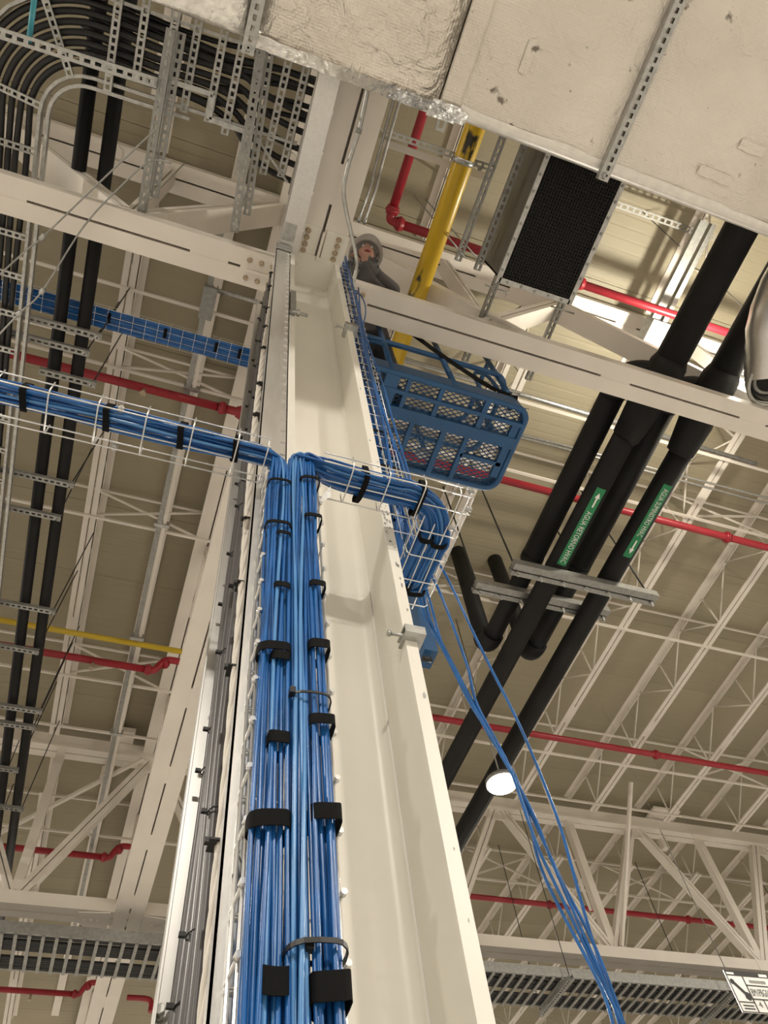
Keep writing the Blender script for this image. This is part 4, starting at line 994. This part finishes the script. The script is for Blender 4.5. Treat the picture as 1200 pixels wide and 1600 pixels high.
# ---------------------------------------------------------------- blue data cables
CR = .0040
rnd = random.Random(5)
def strap(c, u, v, a, b, wd, parent, th=.0022, m='velcro', name='strap', tail=False):
    """band round a bundle: centre c, half sizes a along u and b along v, width wd along u x v"""
    c, u, v = Vector(c), Vector(u), Vector(v); n = u.cross(v).normalized(); mb = MB(); K = 20; vs = []
    for k in range(K):
        t_ = 2 * PI * k / K; cu, su = math.cos(t_), math.sin(t_)
        e = .55
        x = a * math.copysign(abs(cu) ** e, cu); y = b * math.copysign(abs(su) ** e, su)
        q = c + u * x + v * y; nn = (u * cu + v * su).normalized()
        q += n * .004 * math.sin(t_ * 2 + a * 100)
        vs += [q - n * wd / 2, q + n * wd / 2, q + n * wd / 2 + nn * th, q - n * wd / 2 + nn * th]
    mb.add(vs, [(4 * k + j, 4 * ((k + 1) % K) + j, 4 * ((k + 1) % K) + (j + 1) % 4, 4 * k + (j + 1) % 4) for k in range(K) for j in range(4)], False)
    o = ch(mb.build(name, M[m], None), parent)
    return o
A = thing('cable_bundle', 'left bundle of blue cables coming along the tray and dropping before the column', 'cables', (.22, .97, 1.0))
def wob(i, s, amp): return amp * math.sin(s * 2.6 + i * 2.3) + amp * .7 * math.sin(s * 5.3 + i * 1.1)
nA = 0
for row in range(3):                       # row 0 nearest the viewer
    for c in range(7):
        i = nA; nA += 1
        x = .1955 + c * .0062 + (row % 2) * .003; y = .955 + row * .0105
        hz = TZ + .012 + (6 - c) * .0056 + rnd.uniform(-.002, .002); hy = .945 + row * .020 + rnd.uniform(-.006, .006)
        cx_ = x; R1 = .04 + .004 * c
        pts = []
        sk = rnd.uniform(-.012, .012); sk2 = rnd.uniform(-.006, .006)
        for k in range(14):
            z = -.62 + k * .18
            if z > TZ - .07: break
            pts.append((x + wob(i, z, .0035) + sk * math.sin(z * 2.2) * .6, y + wob(i + 5, z, .004) - .012 * math.sin(max(0, (1.2 - z)) * 1.1), z))
        pts += [(x, (y + hy) / 2, hz - R1), (x - R1 * .25, (y + hy) / 2, hz - R1 * .25), (x - R1, hy, hz), (x - R1 - .08, hy, hz)]
        xx = x - R1 - .22
        while xx > -1.7:
            pts.append((xx, hy + wob(i, xx * 2, .004) * 1.3, hz + wob(i + 3, xx * 2, .003))); xx -= .19
        ch(tube('cable', bez(pts, 4), CR, M['blue2'] if i % 9 == 4 else M['blue'], None, 7), A)
def zpy(y, x=430, Y=.955): return PY(x, y, Y).z
for py, w_, half in ((755, .010, 0), (822, .012, 0), (836, .012, 1), (918, .016, 1), (1018, .022, 0), (1030, .022, 1), (1160, .024, 1), (1292, .028, 0), (1545, .034, 1)):
    z = zpy(py)
    strap((.2165 if not half else .228, .964 - .012 * math.sin(max(0, (1.2 - z)) * 1.1), z), (1, 0, 0), (0, 1, 0), (.030 if not half else .0165), .024, w_, A)
for px in (37, 168, 285, 372):
    xx = PZ(px, 600 + px * .24, TZ).x
    strap((xx, .966, TZ + .026), (0, 1, 0), (0, 0, 1), .034, .027, .017, A)
B = thing('cable_bundle', 'right bundle of blue cables dropping before the column and rounding its corner', 'cables', (.29, .97, 1.0))
nB = 0
for row in range(3):
    for c in range(10):
        i = nB; nB += 1
        x = .2435 + c * .0071 + (row % 2) * .003; y = .948 + row * .0105
        hz = TZ + .010 + rnd.uniform(0, .032) + .003 * (c - 5) * .5; u_ = (i * .618) % 1.0; hy = TN + .012 + u_ * .088
        R1 = .045; sk = rnd.uniform(-.014, .014)
        pts = []
        for k in range(14):
            z = -.62 + k * .18
            if z > TZ - .09: break
            sp = (.0 if z > .9 else (.9 - z) * .006 * (c - 5) / 5)
            pts.append((x + sp + wob(i, z, .004) + sk * math.sin(z * 1.9) * .6, y + wob(i + 5, z, .005) - .014 * math.sin(max(0, (1.3 - z)) * 1.1), z))
        top = hz + (.055 if row == 0 and c in (1, 2, 4, 5) else .03)
        pts += [(x, y, hz - .03), (x + .006, (y + hy) / 2, top - .012), (x + .03, (y * .4 + hy * .6), top - .004), (max(x + .07, .36 + u_ * .02), hy, hz + .012), (.46, hy, hz)]
        # along the tray, round the corner, along +Y
        vx = XO - .014 - u_ * .092           # outer lane for the near cables
        rr = .035 + .10 * (1 - u_) + .02
        pts += [(.56, hy + wob(i, 1, .003), hz), (vx - rr, hy, hz), (vx - rr * .35, hy + rr * .30, hz), (vx, hy + rr, hz), (vx - .004, 1.14, hz), (vx - .008, 1.22, hz)]
        ux = UX0 + .008 + ((i * .37) % 1.0) * .084; uy = UY0 + .012 + ((i * .73) % 1.0) * .055
        pts += [(vx - .012, 1.285, hz + .005), ((vx + ux) / 2, 1.315, hz + .05), (ux, uy + .05, hz + .17), (ux, uy, hz + .3)]
        for k in range(1, 9): pts.append((ux + wob(i, k, .003), uy + wob(i + 2, k, .003), hz + .3 + k * .44))
        ch(tube('cable', bez(pts, 4), CR, M['blue2'] if (row == 0 and c in (1, 2, 4)) else M['blue'], None, 7), B)
for py, w_, dx, hw, m_, nm in ((752, .014, .018, .024, 'velcro', 'strap'), (810, .014, .022, .020, 'velcro', 'strap'), (915, .018, .026, .015, 'velcro', 'strap'), (1011, .024, .024, .018, 'velcro', 'strap'), (1096, .005, .002, .036, 'plastic', 'cable_tie'),
                               (1131, .022, .022, .020, 'velcro', 'strap'), (1277, .028, .022, .021, 'velcro', 'strap'), (1490, .007, .002, .038, 'plastic', 'cable_tie'), (1553, .036, .019, .022, 'velcro', 'strap')):
    z = zpy(py, 480, .948); strap((.2785 + dx, .958 - .014 * math.sin(max(0, (1.3 - z)) * 1.1), z), (1, 0, 0), (0, 1, 0), hw + .002, .026, w_, B, m=m_, name=nm)
    if nm == 'cable_tie': ch(MB().box((.2785 + dx - hw - .004 + (.025 if py > 1400 else 0), .925, z - .006), (.2785 + dx - hw + .006 + (.025 if py > 1400 else 0), .938, z + .008)).build('tie_head', M['plastic'], None), B)
for px, py in ((567, 760), (657, 780)):
    c = PZ(px, py, TZ); strap((c.x, .983, TZ + .026), (0, 1, 0), (0, 0, 1), .054, .028, .016, B)
for y_, x_, hw_ in ((1.10, .705, .022), (1.11, .75, .024), (1.29, .70, .024), (1.30, .742, .03)): strap((x_, y_, TZ + .024), (1, 0, 0), (0, 0, 1), hw_, .028, .016, B)
for z in (2.2, 2.45, 2.75, 3.1, 3.5, 4.0, 4.5): strap((.667, 1.19, z), (1, 0, 0), (0, 1, 0), .052, .036, .02, B)
# loose cables hanging past the corner, drawn away to the lower right
lo = [[(536, 395, 1.16), (556, 470, 1.17), (568, 540, 1.19), (597, 650, 1.20), (612, 735, 1.22), (640, 850, 1.3), (659, 950, 1.36), (676, 985, 1.40), (705, 1040, 1.44), (738, 1105, 1.48), (790, 1185, 1.52), (835, 1310, 1.58), (862, 1370, 1.62), (915, 1480, 1.68), (968, 1590, 1.72), (990, 1640, 1.74)],
      [(540, 400, 1.16), (562, 500, 1.18), (578, 580, 1.2), (604, 660, 1.21), (625, 735, 1.24), (655, 880, 1.32), (672, 940, 1.36), (692, 1010, 1.42), (725, 1075, 1.46), (765, 1150, 1.50), (806, 1215, 1.54), (828, 1285, 1.58), (843, 1350, 1.62), (875, 1420, 1.66), (940, 1545, 1.7), (968, 1640, 1.74)],
      [(545, 420, 1.17), (566, 506, 1.18), (583, 590, 1.2), (612, 680, 1.22), (634, 742, 1.24), (660, 860, 1.30), (687, 925, 1.34), (703, 965, 1.36), (730, 1040, 1.42), (745, 1100, 1.47), (782, 1170, 1.52), (838, 1290, 1.58), (877, 1375, 1.63), (930, 1480, 1.68), (975, 1600, 1.73), (985, 1640, 1.74)],
      [(556, 460, 1.17), (573, 530, 1.19), (598, 600, 1.21), (616, 665, 1.23), (640, 745, 1.26), (665, 840, 1.32), (700, 905, 1.36), (738, 985, 1.4), (770, 1050, 1.44), (815, 1140, 1.5), (868, 1270, 1.58), (892, 1350, 1.62), (920, 1450, 1.68), (950, 1545, 1.72), (980, 1640, 1.76)],
      [(560, 450, 1.18), (567, 520, 1.19), (590, 620, 1.2), (606, 700, 1.22), (628, 790, 1.25), (650, 870, 1.3), (668, 955, 1.36), (688, 1000, 1.41), (735, 1090, 1.47), (775, 1165, 1.51), (830, 1265, 1.56), (860, 1340, 1.61), (905, 1445, 1.66), (955, 1560, 1.71), (980, 1640, 1.75)]]
lab = ['straightest of the loose blue cables in the hanging strand', 'leftmost loose blue cable of the hanging strand at lower right', 'loose blue cable in the middle of the hanging strand', 'loose blue cable hanging apart, rightmost of the strand', 'loose blue cable twisted behind the others in the hanging strand']
for l, lb_ in zip(lo, lab):
    tag(tube('loose_cable', bez([PY(c[0], c[1], c[2] - .07 * min(1, max(0, (930 - c[1]) / 150))) for c in l], 5), .0047, M['blue'], None, 7), lb_, 'cable', 'loose blue cables')
o = tube('loose_cable', bez([PY(*c, 1.14) for c in ((552, 458), (556, 454), (561, 460), (560, 490), (556, 510))] , 5), .004, M['blue']); tag(o, 'small loop of blue cable beside the near chord end', 'cable')
o = tube('loose_cable', bez([PY(*c, 1.13) for c in ((554, 457), (563, 461), (570, 475), (571, 492), (566, 512))], 5), .004, M['blue']); tag(o, 'second small loop of blue cable bowing right at the chord end', 'cable')

# ================================================================ THE LIFT AND ITS OPERATOR
BFZ = 4.42
bx0, bx1, by0, by1 = .78, 1.95, 1.45, 2.06
lf = thing('lift_basket', 'blue work platform basket of a lift, mesh floor seen from below', 'lift', (1.4, 1.75, BFZ))
def rrect(x0, x1, y0, y1, r, z, n=6):
    pts = []
    for cx, cy, a0 in ((x1 - r, y1 - r, 0), (x0 + r, y1 - r, PI / 2), (x0 + r, y0 + r, PI), (x1 - r, y0 + r, 1.5 * PI)):
        pts += [(cx + r * math.cos(a0 + PI / 2 * i / n), cy + r * math.sin(a0 + PI / 2 * i / n), z) for i in range(n + 1)]
    return pts
LB = M['lift']
ch(MB().tube(rrect(bx0, bx1, by0, by1, .09, BFZ), .020, 10, closed=True).build('floor_frame', LB, None), lf)
def toe(z0, z1):
    mb = MB(); a = rrect(bx0 - .01, bx1 + .01, by0 - .01, by1 + .01, .1, z0); b = rrect(bx0 - .01, bx1 + .01, by0 - .01, by1 + .01, .1, z1); n = len(a)
    mb.add(a + b, [(i, (i + 1) % n, n + (i + 1) % n, n + i) for i in range(n)], True); return mb
ch(toe(BFZ + .01, BFZ + .15).build('toe_board', LB, None), lf)
for xa, xb, ya, yb, zt in ((bx0, bx1, 1.655, 1.735, .03), (bx0, bx1, 1.545, 1.57, .02)):
    ch(box('floor_beam', (xa, ya, BFZ - .02), (xb, yb, BFZ + zt), LB), lf)
for x, ya, yb, w_ in ((1.02, by0, by1, .09), (1.13, by0, 1.66, .025), (1.35, by0, 1.66, .03), (1.66, by0, 1.72, .035), (1.24, 1.73, by1, .03), (1.46, 1.73, by1, .035), (1.62, 1.73, by1, .03), (1.90, by0 + .1, by1 - .1, .05), (1.5, 1.75, 1.8, .0)):
    if w_: ch(box('cross_member', (x - w_ / 2, ya, BFZ - .015), (x + w_ / 2, yb, BFZ + .02), LB), lf)
ch(box('cross_member', (1.62, 1.85, BFZ - .015), (bx1 - .04, 1.875, BFZ + .02), LB), lf)
mb = MB(); pit = .046; z = BFZ + .028
def clipseg(p, d):
    t0, t1 = -9, 9
    for a, lo_, hi in ((0, bx0, bx1), (1, by0, by1)):
        if abs(d[a]) < 1e-9: continue
        u, v = (lo_ - p[a]) / d[a], (hi - p[a]) / d[a]; u, v = min(u, v), max(u, v); t0, t1 = max(t0, u), min(t1, v)
    return (t0, t1) if t1 > t0 else None
for sgn in (1, -1):
    d = Vector((.86, .5 * sgn)); d.normalize()
    k = -40
    while k < 80:
        p = (bx0 + k * pit / .5 * .5 * 1.15, by0 if sgn > 0 else by1)
        c = clipseg(p, d)
        if c: mb.bar((p[0] + d[0] * c[0], p[1] + d[1] * c[0], z), (p[0] + d[0] * c[1], p[1] + d[1] * c[1], z), .0065, .004)
        k += 1
ch(stuff(mb.build('mesh_floor', LB, None)), lf)
RT = BFZ + 1.10; RM_ = BFZ + .58
for zz, n_ in ((RT, 'top_rail'), (RM_, 'mid_rail')): ch(MB().tube(rrect(bx0, bx1, by0, by1, .1, zz), .019, 10, closed=True).build(n_, LB, None), lf)
for x, y in ((1.01, by0), (1.44, by0), (1.88, by0 + .02), (1.93, 1.8), (1.5, by1), (1.0, by1), (bx0, 1.75)):
    ch(MB().tube([(x, y, BFZ), (x, y, RT)], .019, 10).build('post', LB, None), lf)
hp = [(1.70, by0 + .06, BFZ + .3), (1.72, by0 + .06, BFZ + .62), (1.78, by0 + .06, BFZ + .70), (1.85, by0 + .06, BFZ + .62), (1.86, by0 + .06, BFZ + .1)]
ch(tube('gate_hoop', bez(hp, 5), .014, LB, None, 8), lf)
ch(MB().tube(bez([(.9, by0 + .02, RM_ - .02), (1.0, by0, RM_ - .08), (1.02, by0, BFZ + .3)], 5), .014, 8).build('gate_hoop', LB, None), lf)
mp = [(1.2, by0 - .03, BFZ + .95), (1.45, by0 - .02, BFZ + .55), (1.72, by0 - .01, BFZ + .22), (1.9, by0 - .01, BFZ + .15)]
pts = bez(mp, 5); mb = MB()
for a, b in zip(pts[:-1], pts[1:]): mb.bar(a, b, .055, .004, up=(0, 1, .2))
o = ch(mb.build('webbing_strap', M['velcro'], None), lf); o['label'] = 'black webbing strap across the railing'
ch(MB().tube([(1.85, by0 - .02, BFZ + .17), (1.92, by0 - .02, BFZ + .2)], .014, 6).build('strap_hook', M['galv'], None), lf)
# lift arm below the basket, behind the column flange
ch(bar('jib_arm', tuple(PY(668, 1030, 1.95)), tuple(PY(640, 880, 1.95)), .06, .1, LB, None, up=(0, 1, 0)), lf)
ch(bar('jib_arm', tuple(PY(640, 880, 1.95)), (1.02, 1.9, BFZ), .06, .1, LB, None, up=(0, 1, 0)), lf)
for c in ((669, 1020), (667, 1030)): 
    p = PY(*c, 1.93); ch(MB().tube([p - Vector((.02, 0, 0)), p + Vector((.02, 0, 0))], .012, 8).build('pivot_pin', M['plastic'], None), lf)
tl_ = thing('tool_case', 'small pale case lying on the mesh floor of the lift', 'box', (1.45, 1.97, BFZ + .032))
mb = MB().box((1.36, 1.93, BFZ + .033), (1.47, 1.98, BFZ + .10)); ch(mb.build('body', M['rope'], None), tl_); ch(MB().box((1.40, 1.925, BFZ + .07), (1.43, 1.93, BFZ + .085)).build('latch', M['galv'], None), tl_)

# operator: one continuous body grown round a skeleton
sk = bpy.data.meshes.new('skeleton')
J = dict(pel=(1.0, 1.60, 5.30), spn=(.97, 1.50, 5.50), chs=(.93, 1.33, 5.72), nck=(.89, 1.20, 5.84), jaw=(.868, 1.145, 5.885), cra=(.862, 1.135, 5.965), top=(.865, 1.14, 6.03), nos=(.845, 1.035, 5.935),
         shl=(.80, 1.35, 5.76), ell=(.70, 1.29, 5.60), wrl=(.715, 1.21, 5.52), hal=(.722, 1.17, 5.50), shr=(1.07, 1.31, 5.72), elr=(1.09, 1.22, 5.56), wrr=(.93, 1.15, 5.58), har=(.875, 1.12, 5.58),
         hpl=(.91, 1.62, 5.26), knl=(.90, 1.60, 4.88), anl=(.90, 1.66, 4.53), tol=(.89, 1.54, 4.475), hpr=(1.09, 1.62, 5.26), knr=(1.10, 1.61, 4.88), anr=(1.10, 1.68, 4.53), tor=(1.11, 1.56, 4.475))
rad = dict(pel=.13, spn=.125, chs=.145, nck=.055, jaw=.068, cra=.088, top=.06, nos=.014, shl=.07, ell=.048, wrl=.032, hal=.04, shr=.07, elr=.048, wrr=.032, har=.04,
           hpl=.09, knl=.065, anl=.045, tol=.038, hpr=.09, knr=.065, anr=.045, tor=.038)
ED = ['pel spn', 'spn chs', 'chs nck', 'nck jaw', 'jaw cra', 'cra top', 'cra nos', 'chs shl', 'shl ell', 'ell wrl', 'wrl hal', 'chs shr', 'shr elr', 'elr wrr', 'wrr har', 'pel hpl', 'hpl knl', 'knl anl', 'anl tol', 'pel hpr', 'hpr knr', 'knr anr', 'anr tor']
# five fingers per hand
for s_, hn, dx in (('l', 'hal', 1), ('r', 'har', -1)):
    hx_, hy_, hz_ = J[hn]
    for k in range(5):
        ox = (-.03 + k * .017) if k < 4 else dx * .04
        a = (hx_ + ox, hy_ - .045, hz_ - .02); b = (hx_ + ox * 1.15, hy_ - .075 - .006 * (k % 3), hz_ - .05)
        J['f%s%da' % (s_, k)] = a; J['f%s%db' % (s_, k)] = b; rad['f%s%da' % (s_, k)] = .010; rad['f%s%db' % (s_, k)] = .008
        ED += ['%s f%s%da' % (hn, s_, k), 'f%s%da f%s%db' % (s_, k, s_, k)]
names = list(J); sk.from_pydata([J[n] for n in names], [tuple(names.index(x) for x in e.split()) for e in ED], [])
so = bpy.data.objects.new('skeleton', sk); COL.objects.link(so)
so.modifiers.new('skin', 'SKIN'); sub = so.modifiers.new('sub', 'SUBSURF'); sub.levels = 2; sub.render_levels = 2
for n, v in zip(names, sk.skin_vertices[0].data):
    v.radius = (rad[n], rad[n]); v.use_root = (n == 'pel')
bpy.context.view_layer.update()
bm_ = bpy.data.meshes.new_from_object(so.evaluated_get(bpy.context.evaluated_depsgraph_get()))
COL.objects.unlink(so); bpy.data.objects.remove(so)
bm_.materials.clear()
for k_ in ('shirt', 'skin', 'trousers', 'boot', 'gloss'): bm_.materials.append(M[k_])
segs = [e.split() for e in ED]
def region(c):
    best, who = 9, None
    for a, b in segs:
        A_, B_ = Vector(J[a]), Vector(J[b]); t_ = max(0, min(1, (c - A_).dot(B_ - A_) / max(1e-9, (B_ - A_).length_squared)))
        dd = (c - A_.lerp(B_, t_)).length - .5 * (rad[a] + rad[b])
        if dd < best: best, who = dd, (a, b)
    a, b = who
    if b in ('jaw', 'cra', 'top', 'nos'): return 1
    if b in ('hal', 'har') or b[0] == 'f': return 4
    if b in ('tol', 'tor'): return 3
    if b in ('hpl', 'hpr', 'knl', 'knr', 'anl', 'anr') or c.z < 5.28: return 2
    return 0
for p_ in bm_.polygons: p_.use_smooth = True; p_.material_index = region(p_.center)
bm_.name = 'person'
per = link('person', bm_); tag(per, 'person in white hard hat and grey work clothes leaning over the chord', 'person')
hd = Vector(J['cra']); fw = (Vector((-.12, -1, -.25))).normalized(); upv = Vector((.02, -.22, 1)).normalized(); rt = fw.cross(upv).normalized()
def dome():
    mb = MB(); vs = []; K = 24
    prof = [(.150, -.012), (.150, -.004), (.122, .0), (.120, .03), (.112, .07), (.09, .105), (.05, .128), (.001, .136)]
    for r0, z0 in prof:
        for k in range(K):
            a = 2 * PI * k / K; br = .028 * max(0, math.cos(a)) if r0 > .13 else 0
            vs.append(hd + upv * (z0 + .022) + fw * ((r0 + br) * math.cos(a)) + rt * (r0 * .88 * math.sin(a)))
    mb.add(vs, [(i * K + k, i * K + (k + 1) % K, (i + 1) * K + (k + 1) % K, (i + 1) * K + k) for i in range(len(prof) - 1) for k in range(K)], True)
    return mb
dome().build('hard_hat', M['hat'], per)
def hair():
    mb = MB(); vs = []; K = 16
    prof = [(.094, -.06), (.1, -.02), (.1, .02), (.092, .05)]
    for r0, z0 in prof:
        for k in range(K + 1):
            a = PI * .42 + PI * 1.16 * k / K
            vs.append(hd + upv * z0 + fw * (r0 * math.cos(a)) + rt * (r0 * .92 * math.sin(a)))
    mb.add(vs, [(i * (K + 1) + k, i * (K + 1) + k + 1, (i + 1) * (K + 1) + k + 1, (i + 1) * (K + 1) + k) for i in range(len(prof) - 1) for k in range(K)], True); return mb
hair().build('hair', M['plastic'], per)
for s_ in (-1, 1):
    MB().tube([hd + fw * .074 + rt * s_ * .03 + upv * .0, hd + fw * .086 + rt * s_ * .03], .011, 8).build('eye', M['label'], per)
    MB().tube([hd + rt * s_ * .082 - upv * .02, hd + rt * s_ * .096 - fw * .012 + upv * .012], .02, 8).build('ear', M['skin'], per)
MB().tube([hd + fw * .073 - upv * .062 - rt * .022, hd + fw * .079 - upv * .064, hd + fw * .073 - upv * .062 + rt * .022], .006, 6).build('mouth', M['red'], per)
MB().tube([hd + fw * .05 - upv * .07 + rt * .08, hd + fw * .03 - upv * .1 + rt * .05, hd - upv * .115, hd + fw * .03 - upv * .1 - rt * .05, hd + fw * .05 - upv * .07 - rt * .08], .004, 6).build('chin_strap', M['velcro'], per)
